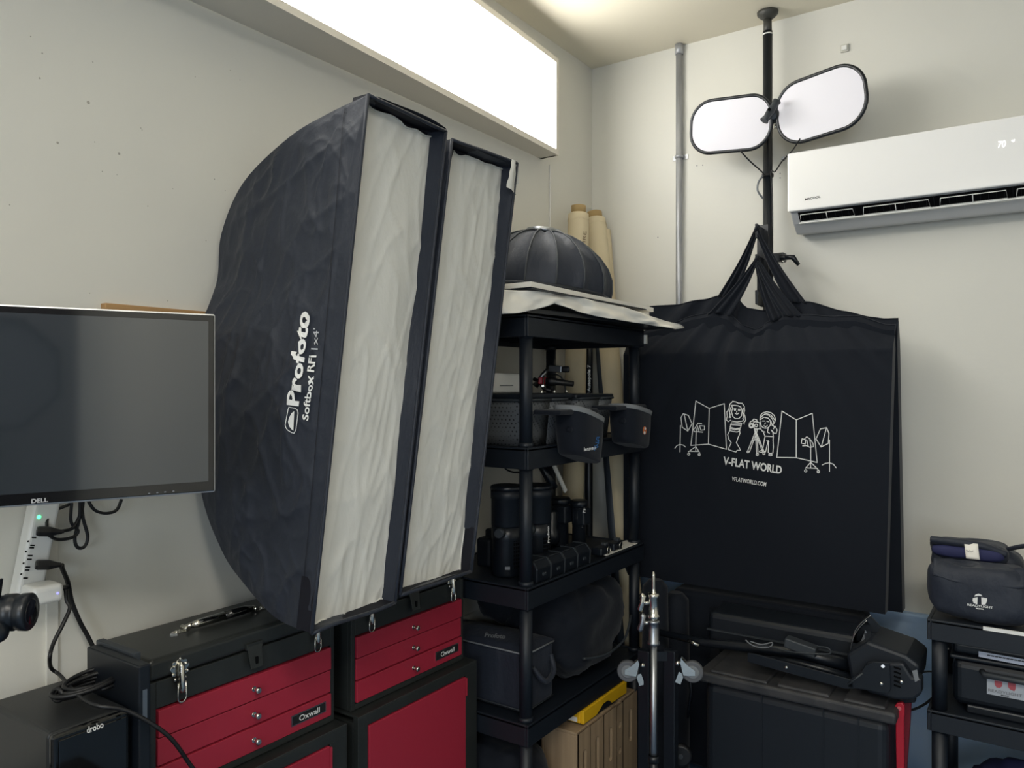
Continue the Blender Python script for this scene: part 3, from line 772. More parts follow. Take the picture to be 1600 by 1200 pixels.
MB().bar(at(841, 595, 2.92), at(848, 595, 2.92), .022, .026).build('red_collar', M_REDP, cl, bevel=.003)
MB().bar(at(850, 595, 2.91), at(856, 595, 2.91), .022, .028).build('red_collar', M_REDP, cl, bevel=.003)
MB().tube([at(834, 592, 2.93), at(842, 595, 2.92), at(850, 608, 2.92), at(862, 611, 2.9)], .007, 8).build('jaw', M_RUBB, cl)
m = MB().bar(at(846, 603, 2.9), at(850, 603, 2.9), .01, .008); m.build('bolt', M_CHROME, cl)
tag(MB().tube(smooth_path([at(862, 586, 2.93), at(872, 586, 2.92), at(881, 596, 2.92), at(884, 612, 2.92), at(886, 624, 2.92), at(886, 632, 2.92)]), .0028, 8).build('cable', M_RUBB), 'thin black cable hanging from the clamps in front of the paper roll', 'cable')
# pouches on the front lip
def pouch(label, px0, px1, pyt, pyb, wx, deco, tilt=0.0):
    cxp = (px0+px1)/2
    c = onx(cxp, (pyt+pyb)/2, wx); h = abs(onx(cxp, pyt, wx).z - onx(cxp, pyb, wx).z); w = abs(onx(px1, pyt, wx).y - onx(px0, pyt, wx).y)
    t = thing('lens_pouch', (wx, c.y, c.z-h/2), label, 'pouch', 'black lens pouches on the shelf edge')
    def pt(s, b, f=1.0):
        th = 2*PI*s; r = (w/2)*(.80 + .12*b)*f*.86
        x = math.cos(th); y = math.sin(th); e = 3
        X = math.copysign(abs(x)**(2/e), x)*r*.52; Y = math.copysign(abs(y)**(2/e), y)*r*.80
        z = (b-.5)*h + tilt*Y
        return Vector((wx + X, c.y + Y, c.z + z))
    prof = [(0, .86), (.03, .97), (.1, 1), (.5, 1.02), (.85, 1.0), (.92, 1.0)]
    m = MB(); n = 36; vs = []
    for b, f in prof:
        for k in range(n): vs.append(pt(k/n, b, f))
    fs = [(i*n+k, i*n+(k+1)%n, (i+1)*n+(k+1)%n, (i+1)*n+k) for i in range(len(prof)-1) for k in range(n)]
    m.add(vs, fs, True); m.add([pt(k/n, 0, .86) for k in range(n)], [list(range(n))[::-1]])
    body = m.build('body', M_COT, t)
    m = MB(); vs = []
    for b, f in [(.84, 1.03), (.94, 1.05), (.94, .95)]:
        for k in range(n): vs.append(pt(k/n, b, f))
    fs = [(i*n+k, i*n+(k+1)%n, (i+1)*n+(k+1)%n, (i+1)*n+k) for i in range(2) for k in range(n)]
    m.add(vs, fs, True); m.build('grey_trim', M_GREY, t)
    m = MB().add([pt(k/n, .75, .9) for k in range(n)], [list(range(n))]); m.build('dark_mouth', M_DARK, t)
    m = MB(); q = pt(0.02, .93, 1.0)
    m.obox((wx-.02, c.y-w*.16, c.z+h*.47), (.05, 0, 0), (0, w*.42, 0), (0, 0, .008)); m.build('belt_flap', M_COT, t, bevel=.006)
    return t, body
pt1, pb1 = pouch('black lens pouch with blue and white lettering hanging on the shelf edge', 870, 941, 640, 717, XF+.070, 1, -.28)
pt2, pb2 = pouch('black lens pouch with small round orange badge near the far front post', 957, 1013, 634, 696, XF+.070, 2, -.2)
Tp = bvh(pb1)
print_text('lensvest', (912,705), (931,702), (912,699), Tp, M_INK, pt1, .002, .02)
m = MB()
print_lines(m, [[(936,683),(932,683),(931,687),(935,688),(934,692),(930,691)], [(935,692),(931,696),(934,698),(929,700),(928,704)], [(934,684),(933,690)], [(929,696),(926,702)]], lambda x, y: (x, y), Tp, .9, .002)
m.build('blue_mark', M_BINK, pt1)
Tp = bvh(pb2)
m = MB(); print_poly(m, circle(1006.5, 672.5, 3.0, 6.5)[:-1], Tp, .002); m.build('orange_badge', mat('orange ink', rgb(200, 110, 60), .6), pt2)
m = MB(); print_poly(m, circle(1007, 669.5, 1.3, 2.2)[:-1], Tp, .003); print_poly(m, circle(1006, 676, 1.5, 2.5)[:-1], Tp, .003); m.build('badge_mark', M_INK, pt2)
for T_, tt, cc in ((bvh(pb1), pt1, (890, 671)), (bvh(pb2), pt2, (973, 657))):
    m = MB(); print_lines(m, [circle(cc[0], cc[1], 5, 4)], lambda x, y: (x, y), T_, 1.3, .002); m.build('eyelet', M_METB, tt)

# ---------------- tier 3: strobes, batteries, remotes
z3 = TZ[2]
def strobe(label, px, pyb, wx, rad, ht, text=False, small=False, ylab=None):
    b = onx(px, pyb, wx); b.z = z3 - .004
    t = thing('studio_strobe', b, label, 'strobe light', 'black studio strobes on the shelf')
    MB().lathe(b, (0, 0, 1), [(0, rad*.8), (.006, rad*.95), (.012, rad), (ht*.40, rad), (ht*.41, rad*1.03), (ht*.55, rad*1.04)], 32).build('body', M_METB, t)
    MB().lathe(b+Vector((0, 0, ht*.55)), (0, 0, 1), [(0, rad*1.0), (.004, rad*1.06), (ht*.30, rad*1.06), (ht*.305, rad*1.10), (ht*.40, rad*1.10)], 32).build('reflector', M_PLAS, t)
    MB().lathe(b+Vector((0, 0, ht*.95)), (0, 0, 1), [(0, rad*1.13), (.010, rad*1.13), (.014, rad*1.05)], 32).build('front_cap', M_METB, t)
    v = MB(); u = Vector((.9, -.35, 0)).normalized()
    for i in range(5):
        for j in range(8):
            a = math.atan2(u.y, u.x) + (i-2)*.16 + .25; z = b.z + ht*.12 + j*.0125
            c = b + Vector((math.cos(a), math.sin(a), 0))*rad*1.002; c.z = z
            tn = Vector((-math.sin(a), math.cos(a), 0)); nn_ = Vector((math.cos(a), math.sin(a), 0))
            v.obox(c, tn*.0028, nn_*.0006, Vector((0, 0, .0042)))
    v.build('vent_slots', M_DARK, t)
    k = MB(); kd = Vector((.2, -.98, 0)).normalized()
    k.cyl(b + kd*rad + Vector((0, 0, ht*.5)), b + kd*(rad+.022) + Vector((0, 0, ht*.5)), .018, .014, 16); k.build('tilt_knob', M_PLAS2, t)
    m = MB(); a = math.atan2(u.y, u.x) - .55
    c = b + Vector((math.cos(a), math.sin(a), 0))*rad*1.004; c.z = b.z + .035
    tn = Vector((-math.sin(a), math.cos(a), 0)); m.obox(c, tn*.008, tn.cross(UP)*.0008, Vector((0, 0, .005))); m.build('rating_label', M_GINK, t)
    return t
st1 = strobe('upright black studio strobe left of the front shelf post', 792, 878, XF-.13, .049, .30)
st2 = strobe('upright black studio strobe with white lettering right of the front shelf post', 838, 860, XF-.10, .049, .29)
Tb = bvh(*[c for c in st2.children if c.name.startswith('body')])
print_text('Profoto', (858,848), (857,822), (855,848), Tb, M_INK, st2, .002, .03)
Tb = bvh(*[c for c in st2.children if c.name.startswith('reflector')])
m = MB(); print_poly(m, [(831,747), (838,747), (838,752), (831,752)], Tb, .002); m.build('small_label', M_GREY, st2)
def flash(label, px, pyb, wx, ht, r):
    b = onx(px, pyb, wx); b.z = z3 - .004
    t = thing('camera_flash', b, label, 'flash', 'small black flash heads on the shelf')
    MB().cyl(b, b+Vector((0, 0, .01)), r*1.25, n=24).build('foot', M_METB, t)
    MB().lathe(b+Vector((0, 0, .01)), (0, 0, 1), [(0, r*.8), (.01, r*.95), (ht*.45, r*.95), (ht*.46, r), (ht*.8, r)], 24).build('body', M_METB, t)
    MB().obox(b+Vector((.01, 0, ht*.66)), (r*.95, 0, 0), (0, r*.95, 0), (0, 0, ht*.16)).build('control_block', M_PLAS, t, bevel=.006)
    MB().lathe(b+Vector((0, 0, ht*.82)), (0, 0, 1), [(0, r*.9), (.006, r*1.2), (.02, r*1.25), (.03, r*1.1)], 24).build('head', M_METB, t)
    return t
f1 = flash('small round-headed black flash with white lettering right of the strobes', 905, 836, XF-.13, .195, .028)
Tb = bvh(*[c for c in f1.children if c.name.startswith('control')])
print_text('Profoto', (914,801), (914,787), (911,801), Tb, M_INK, f1, .003, .03)
m = MB()
for j in range(5):
    m.obox(onx(910, 812+j*3, XF-.13+.026), (.001, 0, 0), (0, .004, 0), (0, 0, .0008))
m.build('tick_marks', M_GREY, f1)
flash('small black flash head half hidden between the strobe and the lettered flash', 875, 832, XF-.20, .205, .034)
# camera body left of strobes
b = onx(770, 868, XF-.25); b.z = z3-.004
cb = thing('camera', b, 'black camera standing at the shelf end left of the strobes', 'camera')
MB().obox(b+Vector((0, 0, .055)), (.03, 0, 0), (0, .06, 0), (0, 0, .05)).build('body', M_METB, cb, bevel=.012, seg=3)
MB().obox(b+Vector((0, 0, .115)), (.02, 0, 0), (0, .022, 0), (0, 0, .016)).build('viewfinder', M_METB, cb, bevel=.008)
MB().lathe(b+Vector((.03, 0, .055)), (1, 0, 0), [(0, .034), (.03, .034), (.032, .037), (.06, .037), (.062, .03)], 24).build('lens', M_PLAS, cb)
# tripod ball head stuff between
tag(MB().lathe(onx(862, 850, XF-.2)*1.0, (0, 0, 1), [(0, .02), (.01, .03), (.05, .03), (.06, .02), (.12, .022), (.13, .015)], 16).build('lens', M_METB), 'slim black lens standing between the strobe and the small flash', 'lens')
# batteries along the front lip
bl = [('first black battery in the row, beside the front shelf post', 0), ('second black battery in the row from the front shelf post', 1), ('third black battery in the row from the front shelf post', 2), ('fourth black battery in the row, farthest from the front post', 3)]
for lab, i in bl:
    y = YN + .045 + i*.088
    t = thing('battery', (XF-.022, y+.04, z3-.003), lab, 'battery', 'black batteries along the shelf edge')
    MB().prism([(XF-.055, y, z3-.003), (XF+.012, y, z3-.003), (XF+.014, y, z3+.042), (XF-.004, y, z3+.064), (XF-.055, y, z3+.064)], (0, .083, 0)).build('case', M_METB, t, bevel=.004)
    MB().prism([(XF-.056, y+.080, z3-.003), (XF+.014, y+.080, z3-.003), (XF+.016, y+.080, z3+.043), (XF-.003, y+.080, z3+.066), (XF-.056, y+.080, z3+.066)], (0, .004, 0)).build('end_ridge', M_PLAS2, t)
    MB().box((XF+.0125, y+.03, z3+.016), (XF+.017, y+.05, z3+.026)).build('latch_button', M_PLAS2, t, bevel=.002)
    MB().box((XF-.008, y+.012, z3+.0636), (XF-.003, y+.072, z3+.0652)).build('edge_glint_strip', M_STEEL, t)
# white card with two remotes
cardp = [onz(918, 856, z3+.003), onz(940, 862, z3+.003), onz(984, 842, z3+.003), onz(966, 838, z3+.003)]
cq = [Vector((XF-.03, -CC+2.50, z3+.002)), Vector((XF+.02, -CC+2.52, z3+.002)), Vector((XF+.02, -CC+2.80, z3+.002)), Vector((XF-.04, -CC+2.80, z3+.002))]
tag(MB().prism(cq, (0, 0, .003)).build('paper_card', M_SHEET), 'cream paper card lying under the two small remotes at the shelf edge', 'card')
for lab, y in (('small black remote with silver ring, nearer end of the cream card', 2.50), ('small black remote with silver ring, farther along the cream card', 2.60)):
    c = Vector((XF-.005, -CC+y+.02, z3+.005))
    t = thing('remote', c, lab, 'remote', 'small remotes on the cream card')
    MB().obox(c+Vector((0, 0, .014)), (.022, 0, 0), (0, .036, 0), (0, 0, .014)).build('body', M_METB, t, bevel=.005)
    MB().tube([c+Vector((.026, .012+.012*math.cos(a), .016+.012*math.sin(a))) for a in [2*PI*i/16 for i in range(17)]], .0018, 6).build('ring', M_CHROME, t)
    MB().obox(c+Vector((0, .03, .032)), (.010, 0, 0), (0, .012, 0), (0, 0, .006)).build('dial', M_PLAS2, t, bevel=.003)
# cables under tier 2
tag(MB().tube(smooth_path([at(786, 728, 2.5), at(792, 734, 2.5), at(802, 738, 2.48), at(812, 739, 2.46), at(822, 752, 2.52), at(824, 790, 2.55)]), .0028, 6).build('cable', M_RUBB), 'black cable drooping below the second shelf tier above the strobes', 'cable')
# leaning rod and tripod head behind
tag(MB().bar(at(863, 722, 2.86), at(884, 768, 2.9), .016, .006, up=(1, 0, 0)).build('rod', M_SHEET), 'thin white strip leaning behind the strobes', 'strip')
tag(MB().tube([at(842, 722, 2.75), at(858, 748, 2.76), at(868, 762, 2.77)], [.012, .016, .010], 10).build('tripod_head', M_METB), 'black tripod head leaning under the second tier beside the white strip', 'tripod head')

# ---------------- tier 4: bags
z4 = TZ[3]
ba = thing('equipment_bag', (XBk+.2, YN+.12, z4-.003), 'boxy black equipment bag with grey piping and white lettering on the shelf', 'bag')
x0, x1, y0_, y1_ = XBk-.01, XF-.02, YN+.03, YN+.205
yb0 = -CC + 2.03
bb = MB().box((x0, y0_, z4-.003), (x1, y1_, z4+.20)).build('body', M_FAB, ba, bevel=.022, seg=4)
def lidf(a, b):
    x = x0 + (x1-x0)*a; y = y0_ + (y1_-y0_)*b; g_ = (math.sin(PI*min(1, max(0, a)))*math.sin(PI*b))**.5
    return Vector((x, y, z4+.196 + .026*g_ + .006*noise.noise(Vector((a*4, b*3, 1)))))
lid = MB().grid(lidf, 24, 16).build('lid', M_FAB, ba)
for z in (z4+.193,):
    MB().tube([(x0, y0_-.003, z), (x1-.01, y0_-.003, z), (x1+.003, y0_+.01, z), (x1+.003, y1_-.01, z)], .003, 6).build('piping', M_GREY, ba)
MB().tube([(x0, y0_-.002, z4+.012), (x1-.01, y0_-.002, z4+.012), (x1+.002, y0_+.01, z4+.012), (x1+.002, y1_-.01, z4+.012)], .002, 6).build('piping', M_PLAS2, ba)
MB().tube(smooth_path([(x1, y0_+.04, z4+.14), (x1+.024, y0_+.06, z4+.10), (x1+.028, y0_+.09, z4+.09), (x1+.024, y0_+.13, z4+.11), (x1, y0_+.15, z4+.15)]), .009, 8).build('side_handle', M_FAB, ba)
Tl = bvh(lid)
print_text('Profoto', (757,996), (789,999), (759,989), Tl, M_GREY, ba, .0225*0+.002, .03)
g = thing('soft_bag', (XF-.15, YN+.5, z4), 'big soft black bag bulging over the fourth tier under the paper rolls', 'bag')
m = MB().pillow((XF-.14, YN+.50, z4+.165), (.155, 0, 0), (0, .27, 0), (0, 0, .165), 2.8, 44, 30, .05, 3); m.build('body', M_COT, g)
MB().tube(smooth_path([(XF+.02, YN+.33, z4+.10), (XF+.045, YN+.45, z4+.085), (XF+.045, YN+.6, z4+.10), (XF+.01, YN+.73, z4+.15)]), .005, 6).build('zip', M_PLAS2, g)
g2 = thing('soft_bag', (XBk+.09, YN+.33, z4+.2), 'dark rounded bag wedged behind the boxy bag against the wall', 'bag')
MB().pillow((XBk+.09, YN+.32, z4+.28), (.095, 0, 0), (0, .12, 0), (0, 0, .09), 2.4, 30, 20, .03, 8).build('body', M_COT, g2)
# tier 5 and floor bags
g3 = thing('soft_bag', (XF-.1, YN+.15, TZ[4]), 'dark shapeless bag at the bottom of the plastic shelf beside the wooden boxes', 'bag')
MB().pillow((XF-.18, YN+.11, TZ[4]+.16), (.17, 0, 0), (0, .11, 0), (0, 0, .16), 3, 36, 24, .03, 12).build('body', M_COT, g3)
MB().pillow((XF-.03, YN+.11, TZ[4]+.10), (.04, 0, 0), (0, .08, 0), (0, 0, .09), 2.4, 24, 16, .02, 14).build('side_pocket', M_COT, g3)

# ================================================================== APPLE BOXES (standing on end)
def apple(label, ya, yb, x0, x1, zt, holes):
    t = thing('apple_box', ((x0+x1)/2, (ya+yb)/2, Z5), label, 'wooden box', 'wooden boxes stood on end')
    b = MB(); w = .010
    zb_ = Z5+.0005; b.box((x0, ya, zb_), (x0+w, yb, zt)).box((x0+w, ya, zt-w), (x1-w, yb, zt)).box((x0+w, ya, zb_), (x1-w, yb, zb_+w)).box((x0+w, ya, zb_+w), (x1-w, ya+w, zt-w)).box((x0+w, yb-w, zb_+w), (x1-w, yb, zt-w))
    b.build('sides', M_PLY, t, bevel=.002)
    # end plate with capsule slots
    m = MB(); yc = (ya+yb)/2
    segs = []
    zc0 = 0.001
    hs = sorted(holes)
    bounds = [Z5+.001] + [(hs[i][0]+hs[i+1][0])/2 for i in range(len(hs)-1)] + [zt-.001]
    for i, (hz, hl) in enumerate(hs):
        za, zb = bounds[i], bounds[i+1]; hr = min(.0125, (yb-ya)*.22, hl)
        N = 24; inner = []; outer = []
        for k in range(N):
            a = 2*PI*k/N + PI/N
            c, s_ = math.cos(a), math.sin(a)
            inner.append((yc + hr*c, hz + (hl-hr)*(1 if s_ > 0 else -1) + hr*s_))
            # rectangle point
            hy = (yb-ya)/2-.0005; q = (yc, (za+zb)/2); hz_ = (zb-za)/2
            sc = min(hy/abs(c) if abs(c) > 1e-6 else 9, hz_/abs(s_) if abs(s_) > 1e-6 else 9)
            # map by angle with corner snapping
            outer.append([q[0]+c*sc, q[1]+s_*sc])
        # snap nearest to corners
        for cy_, cz_ in ((yc+hy, zb), (yc-hy, zb), (yc-hy, za), (yc+hy, za)):
            j = min(range(N), key=lambda k: (outer[k][0]-cy_)**2*20 + (outer[k][1]-cz_)**2)
            outer[j] = [cy_, cz_]
        vs = [(x1, y, z) for y, z in outer] + [(x1, y, z) for y, z in inner] + [(x1-w, y, z) for y, z in inner]
        fs = []
        for k in range(N):
            k2 = (k+1) % N; fs.append((k, k2, N+k2, N+k)); fs.append((N+k, N+k2, 2*N+k2, 2*N+k))
        m.add(vs, fs)
    m.build('end_plate', M_PLY, t)
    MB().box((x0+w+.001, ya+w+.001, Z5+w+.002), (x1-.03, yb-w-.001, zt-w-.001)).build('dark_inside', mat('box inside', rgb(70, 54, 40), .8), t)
KS = 1.13
xa, xb_ = CA-1.265*KS, CA-1.133*KS
ZA = CH-1.04*KS; Z5 = TZ[4]-.003
def Y(b): return -CC + b*KS
apple('wooden box on end nearest the camera, with a long oval slot beside the near corner', Y(2.000), Y(2.070), xa, xb_, ZA, [(.245, .062)])
apple('wooden box on end with a long oval slot, second from the near corner', Y(2.072), Y(2.156), xa, xb_, ZA, [(.252, .066)])
apple('wooden box on end with an oval slot, third from the near corner', Y(2.160), Y(2.246), xa, xb_, ZA, [(.252, .062)])
apple('slim wooden box with two small round holes between the wider boxes', Y(2.249), Y(2.290), xa, xb_, ZA-.004, [(.295, .013), (.200, .013)])
apple('wooden box on end farthest back in the row, beside the chrome stand', Y(2.294), Y(2.400), xa, xb_, ZA, [(.262, .062)])
# yellow-lidded case on top
yc0, yc1, xc0, xc1 = Y(2.05), Y(2.345), CA-1.30*KS, CA-1.145*KS
yc = thing('organizer_case', ((xc0+xc1)/2, (yc0+yc1)/2, ZA), 'yellow framed case with black tray lying on the wooden boxes', 'case')
MB().box((xc0+.003, yc0+.003, ZA+.0005), (xc1-.003, yc1-.003, ZA+.022)).build('black_base', M_PLAS, yc, bevel=.006)
h0, h1 = ZA+.014, ZA+.052; w = .014
# front rail with arched cut-out
yy = [yc0, yc0+.095, yc0+.12, yc0+.145, yc0+.175, yc0+.195, yc0+.215, yc1]
zz = [0, 0, .010, .022, .022, .018, .002, 0]
pts = [(xc1-w, y, h0-.008+z) for y, z in zip(yy, zz)] + [(xc1-w, yc1, h1), (xc1-w, yc0, h1)]
MB().prism(pts, (w, 0, 0)).build('front_rail', M_YEL, yc, bevel=.003)
MB().box((xc0, yc0, h0-.008), (xc1-w, yc0+w, h1)).build('side_rail', M_YEL, yc, bevel=.003)
MB().box((xc0, yc1-w, h0), (xc1-w, yc1, h1)).build('side_rail', M_YEL, yc, bevel=.003)
MB().box((xc0, yc0+w, h0), (xc0+w, yc1-w, h1)).build('back_rail', M_YEL, yc, bevel=.003)
MB().box((xc0+w, yc0+w, h0), (xc1-w, yc1-w, h0+.018)).build('black_tray', M_GLOSS, yc)
MB().box((xc0+.055, yc0-.0012, h0-.004), (xc1-.025, yc0, h0+.012)).build('paper_label', M_WHITE, yc)

# ================================================================== PAPER ROLLS IN THE CORNER
def roll(label, top, bot, r, core=True, m=None, name='paper_roll', grp='kraft wrapped paper rolls'):
    top, bot = Vector(top), Vector(bot); d = (top-bot).normalized(); L = (top-bot).length
    t = thing(name, bot, label, 'paper roll', grp)
    MB().lathe(bot+d*r*.4, d, [(0, r*.96), (.02, r), (L*.5, r*1.01), (L-.06, r), (L-.040, r*.97), (L-.034, r*.72)], 28).build('wrapped_paper', m or M_KRAFT, t)
    if core:
        MB().lathe(bot+d*(L-.02), d, [(0, r*.7), (.035, r*.7), (.036, r*.55)], 24).build('cardboard_core', M_CARD, t)
        tm = MB(); n = 40; x, y, _ = basis(d); vs = []
        for k in range(n):
            a = 2*PI*k/n; j = noise.noise(Vector((k*.9, L, 1)))*.012
            vs.append(bot+d*(L-.05+r*.4*0+j) + (x*math.cos(a)+y*math.sin(a))*r*1.03)
        for k in range(n):
            a = 2*PI*k/n; vs.append(bot+d*(L-.028) + (x*math.cos(a)+y*math.sin(a))*r*.74)
        tm.add(vs, [(k, (k+1) % n, n+(k+1) % n, n+k) for k in range(n)], True); tm.build('torn_wrap', M_KRAFT, t)
    return t
def floor_at(px, wy, ):
    p = ony(px, 1100, wy); p.z = 0.02; return p
r1 = roll('upright kraft paper roll with pencilled letters, left of the pair in the corner', onx(904, 327, .085), Vector((.066, -CC+2.90, .02)), .046)
Tb = bvh(*[c for c in r1.children if c.name.startswith('wrapped')])
print_text('FIRE', (913,385), (916,362), (908.5,384), Tb, mat('pencil', rgb(120, 100, 80), .8), r1, .003, .0)
roll('kraft paper roll leaning behind the black bags, right of the pair in the corner', ony(929, 337, -.075), floor_at(1008, -.33), .050)
roll('slim pale paper roll standing behind the leaning kraft roll', ony(942, 352, -.045), floor_at(1000, -.16), .034, core=False)
# dark roll and black lettered tube
t = thing('black_roll', floor_at(985, -.36), 'dark fabric roll leaning behind the shelf between the paper rolls', 'roll')
MB().tube([ony(937, 500, -.15), floor_at(985, -.36)], .027, 16).build('wrap', mat('dark wrap', rgb(40, 48, 58), .6), t)
tp = thing('autopole', floor_at(921, -.27), 'black telescopic pole with white lettering behind the shelf', 'pole')
pt_ = MB().tube([ony(920, 490, -.20), ony(920, 600, -.21), ony(920, 800, -.24), floor_at(921, -.27)], .017, 16).build('tube', M_METB, tp)
Tb = bvh(pt_)
print_text('Autopole 7', (923.5,612), (923.5,570), (918,612), Tb, M_INK, tp, .002, .03)
m = MB(); print_poly(m, [(917.5,614.5),(924.5,614.5),(924.5,622),(917.5,622)], Tb, .002); m.build('badge', M_INK, tp)
m = MB(); print_poly(m, [(918.5,615.5),(922,615.5),(922,621),(918.5,621)], Tb, .003); m.build('badge_mark', M_REDP, tp)

# ================================================================== BACK WALL: conduit, plate, pole
c = ony(1061, 300, -.02)
t = thing('conduit', (c.x, -.02, 0), 'bare zinc conduit pipe running up the back wall near the corner', 'pipe')
MB().cyl((c.x, -.02, .9), (c.x, -.02, RZ-.03), .014, n=16).build('pipe', M_ZINC, t)
MB().cyl((c.x, -.02, RZ-.045), (c.x, -.02, RZ-.001), .018, n=16).build('coupling', M_ZINC, t)
zz = ony(1061, 245, -.02).z
MB().cyl((c.x, -.02, zz-.006), (c.x, -.02, zz+.006), .018, n=16).box((c.x-.035, -.004, zz-.01), (c.x+.035, -.0005, zz+.01)).build('strap', M_ZINC, t)
c = ony(1320, 76, 0)
t = thing('sensor', (c.x, -.01, c.z-.02), 'tiny square white sensor high on the back wall', 'sensor')
MB().box((c.x-.015, -.008, c.z-.015), (c.x+.015, -.0005, c.z+.015)).build('base', mat('sensor base', rgb(196, 194, 184), .5), t, bevel=.002)
MB().box((c.x-.010, -.013, c.z-.009), (c.x+.010, -.008, c.z+.009)).build('cover', M_WHITE, t, bevel=.002)
m = MB()
for px, py in ((1089, 259), (1098, 258), (1219, 271), (1219, 278), (1028, 371)):
    p = ony(px, py, -.0005); m.cyl(p, p+Vector((0, -.001, 0)), .0025, n=8)
struct(m.build('trim_3', M_GINK))
m = MB()
for px, py, q in ((66,83,1),(145,97,.8),(138,160,2.2),(335,280,1),(352,298,.8),(160,268,.8),(375,125,.7),(360,110,.7),(222,203,.7),(270,295,.8),(231,322,.8),(48,57,.9),(62,122,1.2),(148,222,.7),(186,240,1.8),(90,223,1.6),(322,376,.8),(15,320,.8),(183,273,.6),(220,200,.8),(208,485,.6),(262,470,.8),(140,458,.7),(305,120,.7)):
    p = onx(px, py, .0005); m.pillow(p, (.001, 0, 0), (0, .0016*q, 0), (0, 0, .0016*q), 2, 8, 6)
struct(m.build('trim_4', mat('chipped paint', rgb(170, 166, 156), .8)))
# pole
PX, PY = .853, -.100
pole = thing('floor_to_ceiling_pole', (PX, PY, 0), 'black pole wedged from floor to ceiling beside the air conditioner', 'pole')
MB().cyl((PX, PY, .03), (PX, PY, RZ-.08), .0185, n=24).build('tube', M_METB, pole)
MB().cyl((PX, PY, RZ-.09), (PX, PY, RZ-.03), .016, n=20).build('telescopic_end', mat('worn black metal', rgb(60, 60, 56), .5), pole)
MB().lathe((PX, PY, RZ-.032), (0, 0, 1), [(0, .018), (.010, .030), (.020, .040), (.030, .041)], 28).build('ceiling_foot', mat('worn black metal', rgb(60, 60, 56), .5), pole)
MB().lathe((PX, PY, 0), (0, 0, 1), [(0, .045), (.012, .045), (.03, .02)], 28).build('floor_foot', M_RUBB, pole)
MB().cyl((PX, PY, RZ-.095), (PX, PY, RZ-.090), .020, n=20).build('white_ring', M_INK, pole)
# oval light panels
def oval(label, c, ax, n_, lw, lh, rr):
    ax = ax.normalized(); n_ = (n_ - ax*n_.dot(ax)).normalized(); ay = n_.cross(ax).normalized()
    if ay.z < 0: ay = -ay
    t = thing('oval_light_panel', c - ay*lh/2, label, 'light panel', 'oval light panels on the pole')
    def rp(s, off=0):
        # rounded rectangle outline
        hw, hh = lw/2-rr, lh/2-rr; R = rr+off; pts = []
        for cx_, cy_, a0 in ((hw, hh, 0), (-hw, hh, 90), (-hw, -hh, 180), (hw, -hh, 270)):
            for k in range(11):
                a = math.radians(a0 + 9*k); pts.append(c + ax*(cx_+R*math.cos(a)) + ay*(cy_+R*math.sin(a)))
        return pts
    o = rp(0, -.006)
    MB().prism([p - n_*.006 for p in o], n_*.010).build('white_face', M_OVAL, t)
    o = rp(0, 0); MB().tube(o + [o[0], o[1]], .0075, 8, cap=False).build('frame', M_METB, t)
    MB().prism([p - n_*.012 for p in rp(0, -.012)], n_*.006).build('rear_shell', M_METB, t)
    return t, ax, ay
HUB = at(1206, 178, 2.98)
nl = (EYE - HUB); nl.z *= .6; nl.normalize()
cL = ony(1141, 195, -.205)
AXL = Vector((1, 0, -.085))
oval('left oval white light panel with black rim clamped to the pole', cL, AXL, Vector((0, -1, -.12)), .325, .205, .085)
cR = ony(1281, 164, -.23)
AXR = Vector((.95, -.20, .07))
oval('right oval white light panel with black rim, tilted up toward the air conditioner', cR, AXR, Vector((-.20, -.95, -.10)), .335, .225, .095)
# centre clamp
ck = thing('panel_clamp', HUB, 'black clamp with wing lever joining the two oval panels to the pole', 'clamp')
MB().lathe(at(1208, 181, 3.02), ray(1208, 181)*-1, [(0, .028), (.03, .030), (.045, .026), (.055, .012)], 20).build('hub', M_METB, ck)
a_, b_ = at(1194, 189, 2.93), at(1214, 158, 2.93)
MB().tube([a_, a_.lerp(b_, .2), a_.lerp(b_, .5), a_.lerp(b_, .8), b_], [.017, .012, .015, .012, .016], 12).build('wing_lever', M_PLAS2, ck)
MB().cyl(at(1202, 171, 2.915), at(1202, 171, 2.905), .006, n=12).build('lever_hole', M_DARK, ck)
MB().tube([at(1207, 186, 3.02), Vector((PX, PY-.015, HUB.z-.04))], .012, 10).build('stem', M_METB, ck)
MB().cyl(at(1209, 198, 3.0), at(1213, 198, 3.0), .008, n=10).build('bolt', M_CHROME, ck)
# cables
def wire(pts, label, r=.0028, m=M_RUBB, name='cable'):
    return tag(MB().tube(smooth_path(pts), r, 6).build(name, m), label, 'cable')
tie = Vector((PX, PY-.02, at(1202, 275, 3.1).z))
wire([at(1157, 236, 3.0), at(1172, 252, 3.02), at(1190, 268, 3.05), tie+Vector((-.012, 0, .004))], 'black cord from the left oval panel to the cable tie on the pole')
wire([at(1250, 217, 2.9), at(1238, 235, 2.95), at(1222, 252, 3.0), at(1211, 268, 3.05), tie+Vector((.018, 0, .004)), Vector((PX+.021, PY-.008, tie.z-.12)), Vector((PX+.022, PY-.008, 1.75)), Vector((PX+.03, PY-.008, 1.5))], 'black cord from the right oval panel running down the pole')
wire([tie+Vector((-.014, 0, -.004)), at(1185, 285, 3.07), at(1184, 298, 3.07), at(1192, 310, 3.08)], 'loose grey strap end curling beside the cable tie', .004, M_GREY, 'strap_end')
tag(MB().cyl(tie+Vector((0, .02, -.006)), tie+Vector((0, .02, .006)), .023, n=20).build('cable_tie', M_RUBB), 'black cable tie wrapped around the pole under the oval panels', 'cable tie')
wire([at(1223, 250, 3.0), at(1226, 246, 3.0)], 'small grey connector on the right panel cord near the air conditioner', .008, M_GREY, 'connector')
